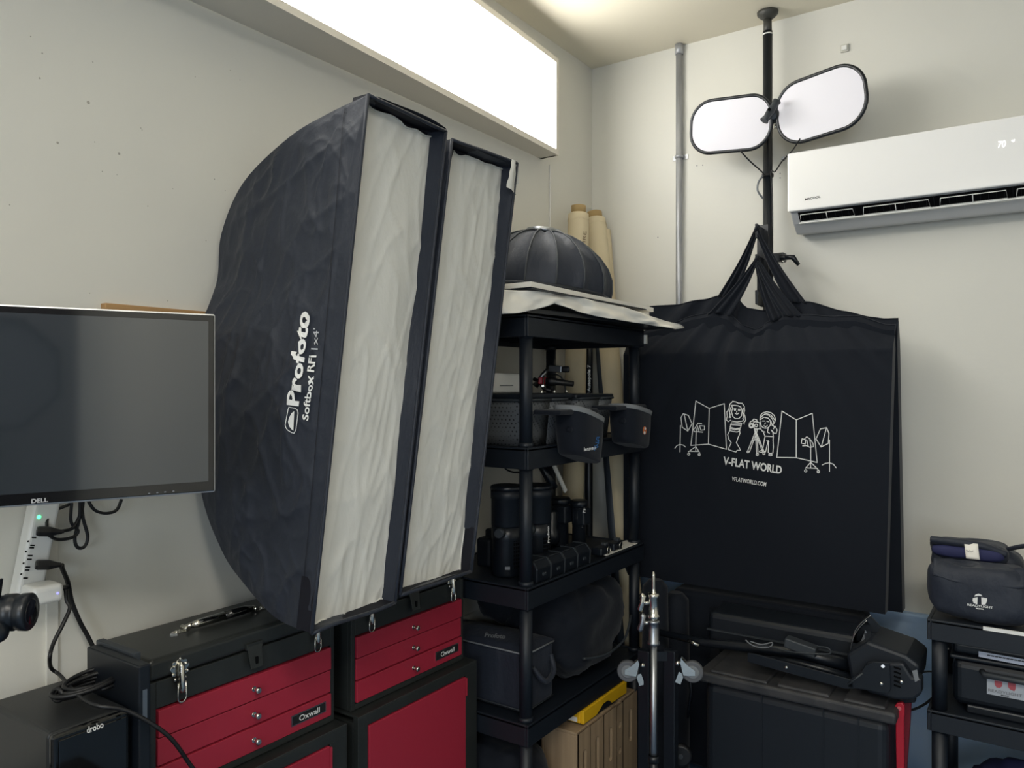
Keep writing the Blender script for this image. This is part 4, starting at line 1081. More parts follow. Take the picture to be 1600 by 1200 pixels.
# hook rack on the pole
hy = PY - .030
rk = thing('hook_rack', (PX-.02, hy, CH+.3), 'black three-hook rack strapped to the pole carrying the fabric bags', 'hook rack')
def onh(px, py, wy): return ony(px, py, wy)
tz, bz = onh(1190, 352, hy).z, onh(1195, 466, hy).z
rx_ = onh(1192, 400, hy).x
MB().box((rx_-.022, hy-.004, bz), (rx_+.022, hy+.004, tz)).build('backing_bar', M_METB, rk)
HK = []
for py, px in ((352, 1184), (400, 1180), (456, 1178)):
    tip = onh(px, py, hy-.075)
    z = tip.z
    m = MB(); m.prism([(rx_+.005, hy, z), (rx_+.005, hy, z-.055), (rx_+.005, hy-.085, z-.050), (rx_+.005, hy-.088, z+.005), (rx_+.005, hy-.078, z+.005), (rx_+.005, hy-.070, z-.022), (rx_+.005, hy-.058, z+.0)], (-.010, 0, 0))
    m.build('hook', M_METB, rk, bevel=.002)
    HK.append(Vector((rx_, hy-.073, z-.020)))
t = thing('super_clamp', (PX+.04, PY, CH+.47), 'black clamp with ratchet handle on the pole beside the bag straps', 'clamp')
MB().obox(at(1216, 403, 3.07), (.028, 0, 0), (0, .02, 0), (0, 0, .018)).build('jaw', M_METB, t, bevel=.005)
MB().tube([at(1219, 403, 3.04), at(1232, 402, 3.02)], .010, 10).build('screw', M_METB, t)
MB().tube([at(1228, 402, 3.02), at(1239, 402, 3.0), at(1248, 414, 3.0)], [.010, .011, .007], 10).build('ratchet_handle', M_METB, t)
MB().cyl(at(1222, 409, 3.0), at(1224, 409, 3.0), .006, n=10).build('bolt', M_CHROME, t)

# ================================================================== FABRIC BAGS (front and back)
def fabric_bag(label, yf, yb, xl, xr, z_bot, z_cr, tops, hook, straps, seed, rx_bot=None, top_y=None):
    """tops: list of (x,z) along the upper hem, from left to right; straps: ((base x0,x1),(base x0,x1))."""
    t = thing('fabric_tote', ((xl+xr)/2, (yf+yb)/2, z_bot), label, 'fabric bag', 'black fabric totes hanging on the pole')
    xs = [p[0] for p in tops]
    def zt(x):
        for (xa_, za_), (xb2, zb2) in zip(tops[:-1], tops[1:]):
            if x <= xb2:
                u = (x-xa_)/(xb2-xa_); u = max(0, min(1, u)); u = u*u*(3-2*u)*.5 + u*.5
                return za_ + (zb2-za_)*u
        return tops[-1][1]
    ymid = (yf+yb)/2
    hx = hook.x
    def pleat(x, z):
        # radial pleats converging on the hook
        a = math.atan2(x-hx, (hook.z+.05)-z)
        d = max(0.0, 1 - (z_cr - z)/.85) if z < z_cr else 1
        r = max(0, noise.noise(Vector((a*6+seed, 2.2, 0))))**1.0
        return (noise.noise(Vector((a*9+seed, 0, 0)))*.016 + noise.noise(Vector((a*22+seed, 1, 0)))*.006)*d*d
    def front(a, b):
        if b < .7:
            v = b/.7; z = z_bot + (z_cr-z_bot)*v; y = yf
            r = xr if rx_bot is None else rx_bot + (xr-rx_bot)*v
            x = xl + (r-xl)*a
            z -= .0
            y -= pleat(x, z)*(1-.0) * min(1, 6*a*(1-a)+.2)
        else:
            v = (b-.7)/.3; x = xl + (xr-xl)*a; zt_ = zt(x); z = z_cr + (zt_-z_cr)*v
            yy = yf + (( top_y if top_y is not None else ymid) - yf)*(v**1.1)
            y = yy - pleat(x, z)*1.3
        return Vector((x, y, z))
    fp = MB().grid(front, 90, 110).build('front_panel', M_COT, t)
    def bk(a, b):
        p = front(a, b); v = max(0, (b-.7)/.3)
        y = yb + ((ymid+.01)-yb)*v
        return Vector((p.x, y, p.z - (.02*v)))
    MB().grid(bk, 40, 30).build('back_panel', M_COT, t)
    for e in (0, 1):
        MB().grid(lambda a, b, e=e: front(e, b).lerp(bk(e, b), a) , 4, 40).build('side_panel', M_COT, t)
    MB().grid(lambda a, b: front(a, 0).lerp(bk(a, 0), b), 40, 2).build('bottom', M_COT, t)
    # inserted board stiffener
    MB().box((xl+.02, yf+.012, z_bot+.01), (xr-.03, yb-.008, z_cr-.004)).build('folded_board', M_DARK, t)
    for (b0, b1, sx, sd) in straps:
        def st(a, b, b0=b0, b1=b1, sd=sd):
            x = b0 + (b1-b0)*a; P0 = Vector((x, (top_y if top_y is not None else ymid)-.004, zt(x)-.006))
            P1 = hook + Vector(((a-.5)*.016, -.006, .004 + (a-.5)*.0))
            p = P0.lerp(P1, b)
            sag = math.sin(PI*b)*.014*(-1 if x < hx else 1)
            p.x -= sag*.6
            p.y -= (math.sin(a*PI*5+sd)*.006 + math.sin(a*PI*2)*.005)*(1-b*.5) + .004
            return p
        MB().grid(st, 20, 26).build('strap', M_COT, t, solid=.003)
    # loop over the hook
    MB().tube([hook + Vector((.004*math.cos(a), .010*math.sin(a)-.004, .006+.010*math.cos(a))) for a in [2*PI*i/12 for i in range(13)]], .007, 8).build('strap_loop', M_COT, t)
    # hem along the top edge
    MB().tube([front(i/60, 1) for i in range(61)], .003, 6).build('hem', M_COT, t)
    return t, fp
yf1, yb1 = -.295, -.235
def xz(px, py, wy): p = ony(px, py, wy); return (p.x, p.z)
tp_y = -.225
tops1 = [xz(972, 528, tp_y), xz(1040, 508, tp_y), xz(1090, 492, tp_y), xz(1120, 487, tp_y), xz(1140, 492, tp_y), xz(1160, 508, tp_y), xz(1182, 515, tp_y), xz(1208, 500, tp_y), xz(1225, 492, tp_y), xz(1262, 492, tp_y), xz(1300, 495, tp_y), xz(1340, 494, tp_y), xz(1388, 508, tp_y)]
xl1 = W(1.42, 0, 0).x - .03; xr1 = ony(1395, 545, yf1).x
zbot1 = ony(1383, 960, yf1).z; zcr1 = ony(1385, 545, yf1).z
h1_ = HK[1]
st1s = [(xz(1106, 490, tp_y)[0], xz(1142, 494, tp_y)[0], 0, .3), (xz(1205, 500, tp_y)[0], xz(1224, 494, tp_y)[0], 0, 1.3), (xz(1226, 494, tp_y)[0], xz(1254, 494, tp_y)[0], 0, 2.1)]
bag1, bf1 = fabric_bag('black tote with white line drawing, frontmost of the two hanging on the pole', yf1, yb1, xl1, xr1, zbot1, zcr1, tops1, h1_, st1s, 2.0, rx_bot=ony(1383, 960, yf1).x, top_y=tp_y)
yf2, yb2 = -.215, -.150
tp2 = -.185
tops2 = [xz(1018, 479, tp2), xz(1060, 476, tp2), xz(1100, 468, tp2), xz(1130, 461, tp2), xz(1150, 466, tp2), xz(1168, 482, tp2), xz(1195, 486, tp2), xz(1215, 480, tp2), xz(1240, 470, tp2), xz(1262, 472, tp2), xz(1320, 487, tp2), xz(1360, 496, tp2), xz(1384, 499, tp2)]
xr2 = ony(1402, 560, yf2).x
st2s = [(xz(1122, 464, tp2)[0], xz(1146, 466, tp2)[0], 0, .9), (xz(1232, 476, tp2)[0], xz(1262, 472, tp2)[0], 0, .1)]
bag2, bf2 = fabric_bag('plain black tote behind the tote with the white drawing', yf2, yb2, xz(1016, 500, tp2)[0], xr2, ony(1408, 957, yf2).z, ony(1400, 535, yf2).z, tops2, HK[0], st2s, 7.0, rx_bot=ony(1410, 957, yf2).x, top_y=tp2)

# the printed drawing
TB = bvh(bf1)
S = 5.714
tr = lambda x, y: (1040 + x/S, 600 + y/S)
L = []
L += [[(272,152),(392,218),(525,175),(545,582),(385,537),(228,548),(272,152)], [(392,218),(385,537)]]
L += [[(1040,242),(1168,320),(1312,262),(1355,700),(1168,658),(995,655),(1040,242)], [(1168,320),(1168,658)]]
L += [[(160,265),(205,280),(238,355),(200,420),(150,385),(140,300),(160,265)], [(168,268),(200,420)], [(135,370),(130,605)], [(85,572),(105,548),(130,540),(160,545),(180,562)]]
L += [[(290,350),(325,355)], [(290,350),(270,385),(250,405),(258,425),(285,425),(335,430)], [(305,372),(350,375),(350,408),(318,412),(305,372)], [(285,372),(300,420)], [(270,385),(282,425)], [(275,430),(272,555)], [(205,605),(272,558),(308,615)], [(215,600),(300,602)], [(272,558),(272,600)], circle(209,625,9), circle(303,630,9)]
L += [[(1345,490),(1385,400),(1440,390),(1460,440),(1455,530),(1390,562),(1345,490)], [(1438,392),(1392,560)], [(1465,500),(1465,780)], [(1400,722),(1430,708),(1465,703),(1500,715),(1525,748)]]
L += [[(1212,528),(1220,488),(1252,498),(1248,535),(1212,528)], [(1240,492),(1262,470),(1290,490),(1318,530),(1322,560),(1290,565),(1262,550),(1225,552)], [(1262,500),(1275,555)], [(1290,500),(1300,560)], [(1297,565),(1297,695)], [(1250,752),(1297,698),(1368,768)], [(1258,748),(1355,752)], [(1297,698),(1297,748)], circle(1252,775,10), circle(1365,782,10)]
# woman with long hair
L += [[(600,155),(575,180),(568,220),(548,250),(552,290),(543,318),(560,335),(582,322)], [(600,155),(630,160),(650,170),(685,172),(705,200),(708,240),(700,262),(712,290),(718,325),(700,345),(705,358)],
      [(590,190),(600,215),(590,250),(602,290),(625,308),(655,308),(678,285),(685,240),(672,205),(650,195),(620,190),(590,190)], [(568,240),(578,270),(570,300)], [(695,215),(690,250),(700,300)], [(583,210),(572,255),(580,300)],
      [(612,222),(630,222)], [(650,226),(668,226)], [(622,262),(640,270),(655,260)], [(640,240),(636,252)], circle(621,230,6), circle(659,234,6),
      [(595,330),(640,338),(690,330)], [(590,345),(680,352)], [(582,362),(672,368)], [(588,350),(578,385),(625,400),(670,392),(680,352)], [(575,395),(620,408),(665,402)], [(690,330),(700,315),(690,305)],
      [(578,400),(575,415),(600,422),(640,428),(662,418),(665,402)], [(575,415),(556,450),(565,490),(588,525),(570,560),(562,585),(600,598),(630,606),(640,592),(670,590),(655,560),(634,525),(648,480),(665,440),(662,418)]]
# photographer in a beanie
L += [circle(895,350,45,44,18,-20,200), [(845,320),(848,280),(870,258),(905,248),(945,256),(972,280),(984,315),(975,345)], [(850,300),(880,272),(925,278),(955,310),(970,345)], [(858,290),(895,262),(945,278),(978,322)], [(848,318),(880,296),(920,305),(945,335),(955,372)],
      [(868,330),(888,330)], [(905,332),(922,336)], [(880,372),(895,382),(910,370)], [(893,345),(888,358)],
      circle(768,372,20), circle(768,372,12), [(785,345),(800,335),(842,345),(845,400),(795,400),(785,345)], [(780,325),(790,312),(815,320),(818,335)], circle(810,370,12), [(750,350),(770,330),(790,330)],
      [(852,400),(865,420),(890,430)], [(918,392),(912,430),(930,440)], [(870,420),(890,465),(965,470),(960,430),(945,410)], [(965,400),(980,375),(990,395),(998,410),(990,440),(970,440),(955,415)], [(975,345),(960,360),(970,380)],
      [(890,465),(880,520),(868,590),(895,605),(905,560),(918,505),(920,560),(918,612),(935,620),(960,615),(965,560),(962,500),(965,470)], circle(938,632,16,8), circle(855,602,16,8), [(905,505),(925,515)],
      [(805,415),(805,440)], [(795,405),(820,405),(815,430),(800,430),(795,405)], [(800,435),(735,600)], [(812,435),(752,605)], [(805,440),(815,625)], [(815,440),(828,625)], [(815,440),(885,612)], [(806,440),(868,605)], [(775,510),(805,495),(845,505)], circle(738,605,8), circle(820,630,9), circle(880,620,9)]
m = MB(); print_lines(m, L, tr, TB, 1.35, .003)
m.build('line_drawing', M_INK, bag1)
print_text('V-FLAT WORLD', (1130,726), (1221.5,741), (1131,713), TB, M_INK, bag1, .003, .03)
print_text('VFLATWORLD.COM', (1143.5,751), (1197,760), (1144.5,744.5), TB, M_INK, bag1, .003, .02)

# ================================================================== AIR CONDITIONER
yA = -CC + 3.04
ax0 = ony(1230, 238, yA).x; azt = ony(1230, 240, yA).z; azm = ony(1234, 331, yA).z
ax1 = ax0 + .87
ac = thing('air_conditioner', ((ax0+ax1)/2, -.1, azm-.07), 'white wall-mounted split air conditioner on the back wall', 'air conditioner')
MB().box((ax0, yA, azm), (ax1, yA+.012, azt)).build('front_panel', M_ACW, ac, bevel=.008, seg=4)
body = MB(); 
body.prism([(ax0+.006, yA+.010, azt-.006), (ax0+.006, yA+.010, azm+.004), (ax0+.006, yA+.022, azm-.004), (ax0+.006, yA+.060, azm-.038), (ax0+.006, yA+.110, azm-.070), (ax0+.006, -.001, azm-.060), (ax0+.006, -.001, azt-.004)], (ax1-ax0-.012, 0, 0))
body.build('body', M_ACG, ac, bevel=.006)
# outlet: dark recess and louvres
zc_ = azm - .020
oy0 = yA+.020
MB().add([(ax0+.035, yA+.016, azm-.003), (ax1-.035, yA+.016, azm-.003), (ax1-.035, yA+.052, azm-.033), (ax0+.035, yA+.052, azm-.033)], [(0, 1, 2, 3)]).build('outlet', M_DARK, ac)
lv = [(ax0+.040, ax0+.255*.62)]
def wire_frame(xa_, xb2, k):
    o_ = Vector((0, -.004, -.003))
    A = Vector((xa_, yA+.022, azm-.010))+o_; B = Vector((xb2, yA+.022, azm-.010))+o_; C2 = Vector((xb2+.004, yA+.046, azm-.032))+o_; D = Vector((xa_-.004, yA+.046, azm-.032))+o_
    m = MB().tube([A, B, C2, D, A], .0016, 6); m.tube([A.lerp(B, .5), D.lerp(C2, .5)], .0016, 6)
    m.build('louvre_frame', M_WHITE, ac)
pxs = [(1252, 1333), (1350, 1451), (1470, 1572), (1590, 1680)]
for a, b in pxs: wire_frame(ony(a, 320, yA+.03).x, ony(b, 310, yA+.03).x, 0)
MB().obox(((ax0+ax1)/2, yA+.047, azm-.040), ((ax1-ax0)/2-.034, 0, 0), (0, .005, -.001), (0, 0, .002)).build('flap', M_WHITE, ac)
m = MB()
for i in range(34):
    x = ax0+.05 + i*(ax1-ax0-.1)/33
    m.add([(x, yA+.018, azm-.006), (x+.001, yA+.018, azm-.006), (x+.001, yA+.050, azm-.033), (x, yA+.050, azm-.033)], [(0, 1, 2, 3)])
m.build('vane', M_METB, ac)
Ta = BVHTree.FromPolygons([Vector((ax0, yA, azm)), Vector((ax1+.5, yA, azm)), Vector((ax1+.5, yA, azt)), Vector((ax0, yA, azt))], [(0, 1, 2, 3)])
print_text('MRCOOL', (1258,313.5), (1282,309), (1258,310), Ta, M_BLK, ac, .001, .02)
print_text('70', (1559,231), (1571,229.5), (1560,221), Ta, M_LEDW, ac, .001, -.012)
m = MB(); print_poly(m, [(1580, 220), (1586, 218), (1584, 222)], Ta, .001); m.build('status_light', M_LEDW, ac)

# ================================================================== BLACK TOTE BIN AND THINGS ON IT
bx0, bx1 = CA-.96, CA-.352
byf, byb = -CC+2.50, -CC+2.93
bzt = CH - .424*(2.5/1.105)
bn = thing('storage_bin', ((bx0+bx1)/2, (byf+byb)/2, 0), 'large black plastic storage bin with ribbed lid under the hanging totes', 'storage bin')
m = MB()
def binpt(a, z, f):
    th = 2*PI*a; e = 14; c, s_ = math.cos(th), math.sin(th)
    X = math.copysign(abs(c)**(2/e), c)*(bx1-bx0)/2*f; Y = math.copysign(abs(s_)**(2/e), s_)*((byb-byf)/2*f)
    return Vector(((bx0+bx1)/2+X, (byf+byb)/2+Y, z))
MB().box((bx0+.018, byf+.020, .02), (bx1-.022, byb-.02, bzt-.045)).build('tub', M_PLAS, bn, bevel=.03, seg=4)
m = MB()
for x in (bx0+.21, bx0+.40, bx0+.50): m.box((x, byf+.0165, .05), (x+.004, byf+.021, bzt-.05))
m.build('rib', M_PLAS, bn)
LM = mat('worn black lid', rgb(64, 63, 64), .55, var=(20, rgb(40, 42, 46), .2))
MB().box((bx0, byf, bzt-.045), (bx1, byb, bzt-.010)).build('lid', LM, bn, bevel=.009, seg=3)
for xa_, xb2 in ((bx0+.04, bx0+.23), (bx0+.26, bx0+.42), (bx0+.46, bx1-.03)):
    MB().box((xa_, byf+.014, bzt-.014), (xb2, byb-.03, bzt-.001)).build('raised_panel', LM, bn, bevel=.006, seg=2)
for x in (bx0+.05, bx1-.05): MB().cyl((x-.02, byb-.05, .035), (x+.02, byb-.05, .035), .035).build('wheel', M_RUBB, bn)
# LED flood light lying on the bin
lx = bx1
def onB(px, py, d=2.44): return at(px, py, d)
fl = thing('flood_light', (bx1-.1, byf+.15, bzt), 'black finned light fixture with metal yoke lying on the storage bin', 'light fixture')
yF = byf + .02
def fy(px, py, off=0.0): return ony(px, py, yF+off)
def poly(pxs, off, th, name, m_=M_PLAS, bev=.004, par=None):
    return MB().prism([fy(x, y, off) for x, y in pxs], (0, th, 0)).build(name, m_, par or fl, bevel=bev)
poly([(1322,1023),(1355,1002),(1410,1022),(1416,1024),(1437,1040),(1434,1075),(1420,1085),(1330,1068)], .045, .20, 'housing', M_PLAS, .01)
poly([(1352,1036),(1411,1036),(1425,1058),(1440,1060),(1440,1085),(1428,1094),(1400,1094),(1354,1082)], .018, .05, 'front_shell', M_PLAS, .008)
poly([(1345,1050),(1352,1040),(1366,1034),(1390,1036),(1392,1078),(1386,1084),(1325,1074),(1322,1066)], .0, .008, 'yoke_plate', M_METB, .002)
MB().prism([fy(1168,1020,0), fy(1180,1022,0), fy(1330,1062,0), fy(1335,1076,0), fy(1320,1076,0), fy(1168,1034,0)], (0, .006, 0)).build('yoke_arm', M_METB, fl, bevel=.001)
for px, py in ((1228.5,1043),(1377,1068.5),(1408.5,1065.5)):
    MB().pillow(fy(px, py, -.003), (.0055,0,0), (0,.004,0), (0,0,.0055), 2, 12, 8).build('bolt', M_CHROME, fl)
MB().cyl(fy(1379.5,1041,-.002), fy(1379.5,1041,.0), .005, n=12).build('pivot_hole', M_STEEL, fl)
m = MB()
for i in range(5):
    m.obox(fy(1402, 1044+i*7, .016), (.009,0,-.0015), (0,.003,0), (0,0,.0018))
m.build('side_vents', M_DARK, fl)
for i in range(5):
    a, b = fy(1350+i*9, 990+i*4.5, .10), fy(1362+i*13, 1003+i*6, .10)
    MB().bar(a + Vector((0, .05, 0)), b + Vector((0, -.04, .0)), .02, .006).build('cooling_fin', M_PLAS, fl, bevel=.002)
lab = [fy(1427,1005,.04), fy(1434,1008,.04), fy(1432,1029,.04), fy(1424,1023,.04)]
MB().add([p + Vector((0, -.001, 0)) for p in [fy(1425,1048,.017), fy(1433,1046,.017), fy(1436,1062,.017), fy(1430,1066,.017)]], [(0,1,2,3)]).build('rating_label', M_GREY, fl)
MB().tube([fy(1325,1070,-.004), fy(1348,1052,-.004)], .003, 6).build('lock_lever', M_PLAS2, fl)
# reflector hoop plates
hp = thing('barn_door_bracket', fy(1340,1020,.18), 'pair of bright-edged curved metal brackets standing behind the light fixture', 'bracket')
for k in (0, 1):
    pts = smooth_path([fy(1328+k*4-0, 1024-k*20, .14), fy(1332+k*4, 1000-k*14, .14), fy(1342+k*5, 982-k*10, .14), fy(1354+k*6, 970-k*8, .14)])
    MB().tube(pts, .0018, 6).build('curved_edge', M_CHROME, hp)
    mm = MB(); n = len(pts)
    mm.prism(pts + [pts[-1]+Vector((.03,0,-.03)), pts[0]+Vector((.045,0,-.002))], (0, .004, 0)); mm.build('plate', M_METB, hp)
poly([(1338,1012),(1346,1000),(1352,985),(1354,988),(1350,1004),(1351,1010),(1346,1017)], .12, .003, 'slotted_plate', M_STEEL, .0005, hp)
# folded stands and cables lying along the bin
zl = bzt - .002
t = thing('folded_stand', fy(1170, 1000, .12), 'folded black stand lying along the bin behind the yoke arm', 'stand')
MB().tube([fy(1030,988,.13), fy(1100,1004,.13), fy(1160,1010,.13), fy(1250,1020,.14), fy(1330,1040,.14)], [.012,.014,.018,.02,.02], 12).build('main_tube', M_METB, t)
MB().tube([fy(1180,1028,.10), fy(1250,1036,.10), fy(1330,1058,.10)], .012, 10).build('leg', M_METB, t)
MB().tube([fy(1190,1036,.07), fy(1250,1048,.07), fy(1320,1066,.07)], .010, 10).build('leg', M_METB, t)
MB().tube([fy(1075,1000,.1), fy(1092,1009,.1)], .006, 8).build('thumb_screw', M_CHROME, t)
t = thing('power_brick', fy(1250, 1018, .08), 'small black power brick on top of the folded stand', 'power adapter')
MB().obox(fy(1252, 1010, .09), (.048, .004, -.010), (0, .022, 0), (.002, 0, .016)).build('case', M_PLAS2, t, bevel=.004)
MB().tube(smooth_path([fy(1276,1010,.08), fy(1292,1012,.07), fy(1298,1018,.07), fy(1290,1022,.07), fy(1240,1019,.07), fy(1205,1011,.08), fy(1180,1008,.08)]), .0025, 6).build('cord', M_PLAS2, t)
wire([fy(1165,1000,.08), fy(1175,1008,.08), fy(1190,1012,.08), fy(1204,1010,.08), fy(1206,1004,.08), fy(1190,1007,.08), fy(1172,1002,.08)], 'small tangle of thin grey cable on the folded stand', .0022, M_GREY)
# dark case behind, under the totes
t = thing('equipment_case', ((bx0+bx1)/2, byb-.08, bzt), 'long black case on the bin deep under the hanging totes', 'case')
MB().box((bx0-.05, byf+.235, bzt-.001), (bx1-.13, byb-.02, bzt+.125)).build('shell', M_PLAS, t, bevel=.02, seg=3)
MB().box((bx0-.05, byf+.228, bzt+.06), (bx1-.13, byf+.236, bzt+.066)).build('seam', M_PLAS2, t)
t = thing('rolling_case', (.9, -CC+3.02, 0), 'tall black case standing behind the storage bin against the wall', 'case')
MB().box((.52, -CC+2.955, .02), (1.24, -CC+3.105, CH-.83)).build('shell', M_COT, t, bevel=.02, seg=3)
for k in range(3): MB().box((.68+.2*k, -CC+2.948, .08), (.72+.2*k, -CC+2.956, CH-.88)).build('front_rib', M_METB, t, bevel=.002)
for x in (.64, 1.17): MB().cyl((x-.02, -CC+3.03, .03), (x+.02, -CC+3.03, .03), .03).build('wheel', M_RUBB, t)
for lab, px, dist, rr, ptop in (('slim black stand bag standing upright behind the chrome stand', 1024, 2.74, .050, 905), ('black stand bag upright between the slim stand bag and the storage bin', 1056, 2.86, .052, 925)):
    p = ony(px, ptop, -CC+dist); t = thing('stand_bag', (p.x, p.y, 0), lab, 'bag')
    MB().lathe((p.x, p.y, .003), (0, 0, 1), [(0, rr*.9), (.02, rr), (p.z*.5, rr*1.05), (p.z-.03, rr*.95), (p.z-.004, rr*.5)], 20).build('body', M_COT, t)
    MB().tube([(p.x+rr*1.02, p.y-.01, p.z*.35), (p.x+rr+.02, p.y-.02, p.z*.5), (p.x+rr*1.02, p.y-.01, p.z*.65)], .006, 6).build('handle', M_PLAS, t)
# red folding stand
t = thing('folding_stool', (bx1+.04, byf+.09, 0), 'folded red legs of a small stand between the bin and the right shelf', 'folding stand')
xr_ = ony(1408, 1100, byf+.06)
MB().prism([ony(x, y, byf+.06) for x, y in ((1398,1103),(1401,1099),(1409,1098),(1413,1103),(1413,1118),(1412,1125),(1413,1240),(1401,1240),(1399,1125))], (0, .018, 0)).build('leg', M_REDP, t, bevel=.003)
MB().prism([ony(x, y, byf+.16) for x, y in ((1410,1095),(1424,1095),(1422,1130),(1414,1240),(1408,1240),(1411,1160))], (0, .018, 0)).build('leg', mat('dark red plastic', rgb(120, 24, 40), .5), t, bevel=.003)
MB().cyl(ony(1405,1107,byf+.058), ony(1405,1107,byf+.0605), .006, n=16).build('pivot', M_REDP, t)
MB().prism([ony(x, y, byf+.155) for x, y in ((1406,1089),(1430,1091),(1430,1098),(1408,1099))], (0, .03, 0)).build('black_cap', M_PLAS, t, bevel=.002)
wire([ony(1400,1110,byf+.2), ony(1425,1109,byf+.25), ony(1445,1100,byf+.3), ony(1462,1086,byf+.3)], 'black cable crossing the blue wall behind the red legs', .004)
wire([ony(1440,1050,byf+.3), ony(1452,1049,byf+.3), ony(1466,1050,byf+.3)], 'black cable between the light fixture and the right shelf', .003)

# ================================================================== CHROME LIGHT STAND
sx = at(1021, 1000, 2.30)
SX, SY = sx.x, sx.y
def sz(py): return ray(1021, py).z*2.30*1.0 + CH
ls = thing('light_stand', (SX, SY, 0), 'chrome light stand with wing knobs standing in front of the shelf', 'light stand')
def V(z): return (SX, SY, z)
MB().lathe(V(sz(932)), (0,0,1), [(0,.007),(.012,.009),(.014,.006),(.025,.0055),(sz(893)-sz(932)-.012,.0055),(sz(893)-sz(932),.003)], 16).build('spigot', M_CHROME, ls)
MB().lathe(V(sz(966)), (0,0,1), [(0,.016),(.004,.019),(.010,.019),(.014,.015),(sz(934)-sz(966),.015),(sz(934)-sz(966)+.002,.0175),(sz(927)-sz(966),.0175),(sz(926)-sz(966),.012)], 24).build('upper_collar', M_CHROME, ls)
MB().lathe(V(sz(1007)), (0,0,1), [(0,.015),(.002,.019),(.008,.0195),(.012,.016),(.045,.0165),(.05,.015),(sz(974)-sz(1007),.015),(sz(973)-sz(1007),.0185),(sz(969)-sz(1007),.0185),(sz(968)-sz(1007),.012)], 24).build('lower_collar', M_STEEL, ls)
MB().cyl(V(.28), V(sz(1006)), .0105, n=20).build('column', M_STEEL, ls)
MB().cyl(V(sz(966)), V(sz(970)), .010, n=16).build('riser', M_CHROME, ls)
for py, nm in ((942, 0), (973, 1)):
    z = sz(py); d = -RT
    k = MB().cyl(Vector(V(z)) + d*.012, Vector(V(z)) + d*.028, .006, n=10).build('knob_screw', M_CHROME, ls)
    c = Vector(V(z)) + d*.034
    MB().tube([c + Vector((0,0,.026)) - RT*.004, c + Vector((0,0,.020)) + RT*.003, c, c + Vector((0,0,-.018)) - RT*.006, c + Vector((0,0,-.024)) - RT*.002], [.007, .010, .008, .010, .007], 10).build('wing_knob', M_CHROME if not nm else M_STEEL, ls)
MB().cyl(V(sz(1180)), V(sz(1180)-.02), .016, n=20).cyl(V(.2), V(sz(1180)), .0135, n=16).build('base_tube', M_METB, ls)
MB().lathe(V(.27), (0,0,1), [(0,.036),(.012,.04),(.025,.036),(.03,.02)], 24).build('leg_collar', M_METB, ls)
for k in range(3):
    a = math.radians(20+120*k); d = Vector((math.cos(a), math.sin(a), 0))
    MB().tube([Vector(V(.28)) + d*.035, Vector(V(.012)) + d*.20], .010, 10).build('leg', M_METB, ls)
    MB().cyl(Vector(V(.297)) + d*.03, Vector(V(.304)) + d*.03, .005, n=10).build('leg_bolt', M_CHROME, ls)

# ================================================================== FOLDED ROLLING BASE WITH CASTERS
def caster(par, c, mir=1):
    """c wheel centre; drawn facing the room."""
    r = .034; ax = Vector((.35, -.94, 0)).normalized(); s = Vector((ax.y*-1, ax.x, 0)).normalized()*mir
    if s.dot(RT)*mir < 0: s = -s
    cs = thing  # unused
    w = MB().lathe(c - ax*.011, ax, [(0, r*.9), (.003, r), (.019, r), (.022, r*.9)], 28).build('caster_wheel', M_RUB, par)
    MB().lathe(c - ax*.0125, ax, [(0, r*.5), (.001, r*.62), (.024, r*.62), (.025, r*.5)], 24).build('wheel_disc', M_GREY, w)
    MB().cyl(c - ax*.017, c + ax*.017, .006, n=12).build('axle', M_CHROME, w)
    top = c - s*.034 + Vector((0, 0, .030))
    for sg in (-1, 1):
        o = ax*.0145*sg
        f = MB().prism([c+o+s*.008+Vector((0,0,-.008)), c+o+s*.008+Vector((0,0,.008)), c+o-s*.014+Vector((0,0,.022)), top+o+Vector((0,0,.012)), top+o-s*.004, top+o+s*.006+Vector((0,0,-.040)), c+o-s*.016+Vector((0,0,-.010))], ax*.002*sg)
        f.build('caster_fork', M_CHROME, par)
    MB().cyl(top - s*.006 + Vector((0,0,-.008)), top - s*.020 + Vector((0,0,-.008)), .008, n=14).build('swivel_stem', M_CHROME, par)
    MB().bar(top + Vector((0,0,-.038)), top - s*.012 + Vector((0,0,-.072)), .018, .004, up=ax).build('brake_lever', M_CHROME, par)
dl = thing('caster_dolly', at(1040, 1190, 2.45), 'folded black rolling base standing upright with two chrome casters at its top', 'rolling base')
dl.location.z = 0; LOC[dl.name].z = 0
for px in (1008, 1048):
    p = at(px, 1015, 2.50); MB().box((p.x-.020, p.y-.016, .06), (p.x+.020, p.y+.016, p.z)).build('square_tube', M_METB, dl, bevel=.003)
p = at(1028, 1022, 2.50); a = at(1008, 1024, 2.50); b = at(1048, 1024, 2.50)
MB().bar(a, b, .02, .03).build('cross_bar', M_METB, dl)
caster(dl, at(1082, 1049, 2.47), 1)
caster(dl, at(981, 1048, 2.50), -1)
p = at(1064, 1176, 2.60)
MB().lathe(p, (.35, -.94, 0), [(0, .030), (.004, .036), (.024, .036), (.028, .030)], 24).build('lower_wheel', M_RUBB, dl)
MB().lathe(p, (.35, -.94, 0), [(.027, .010), (.032, .008)], 16).build('hub_cap', M_PLAS2, dl)

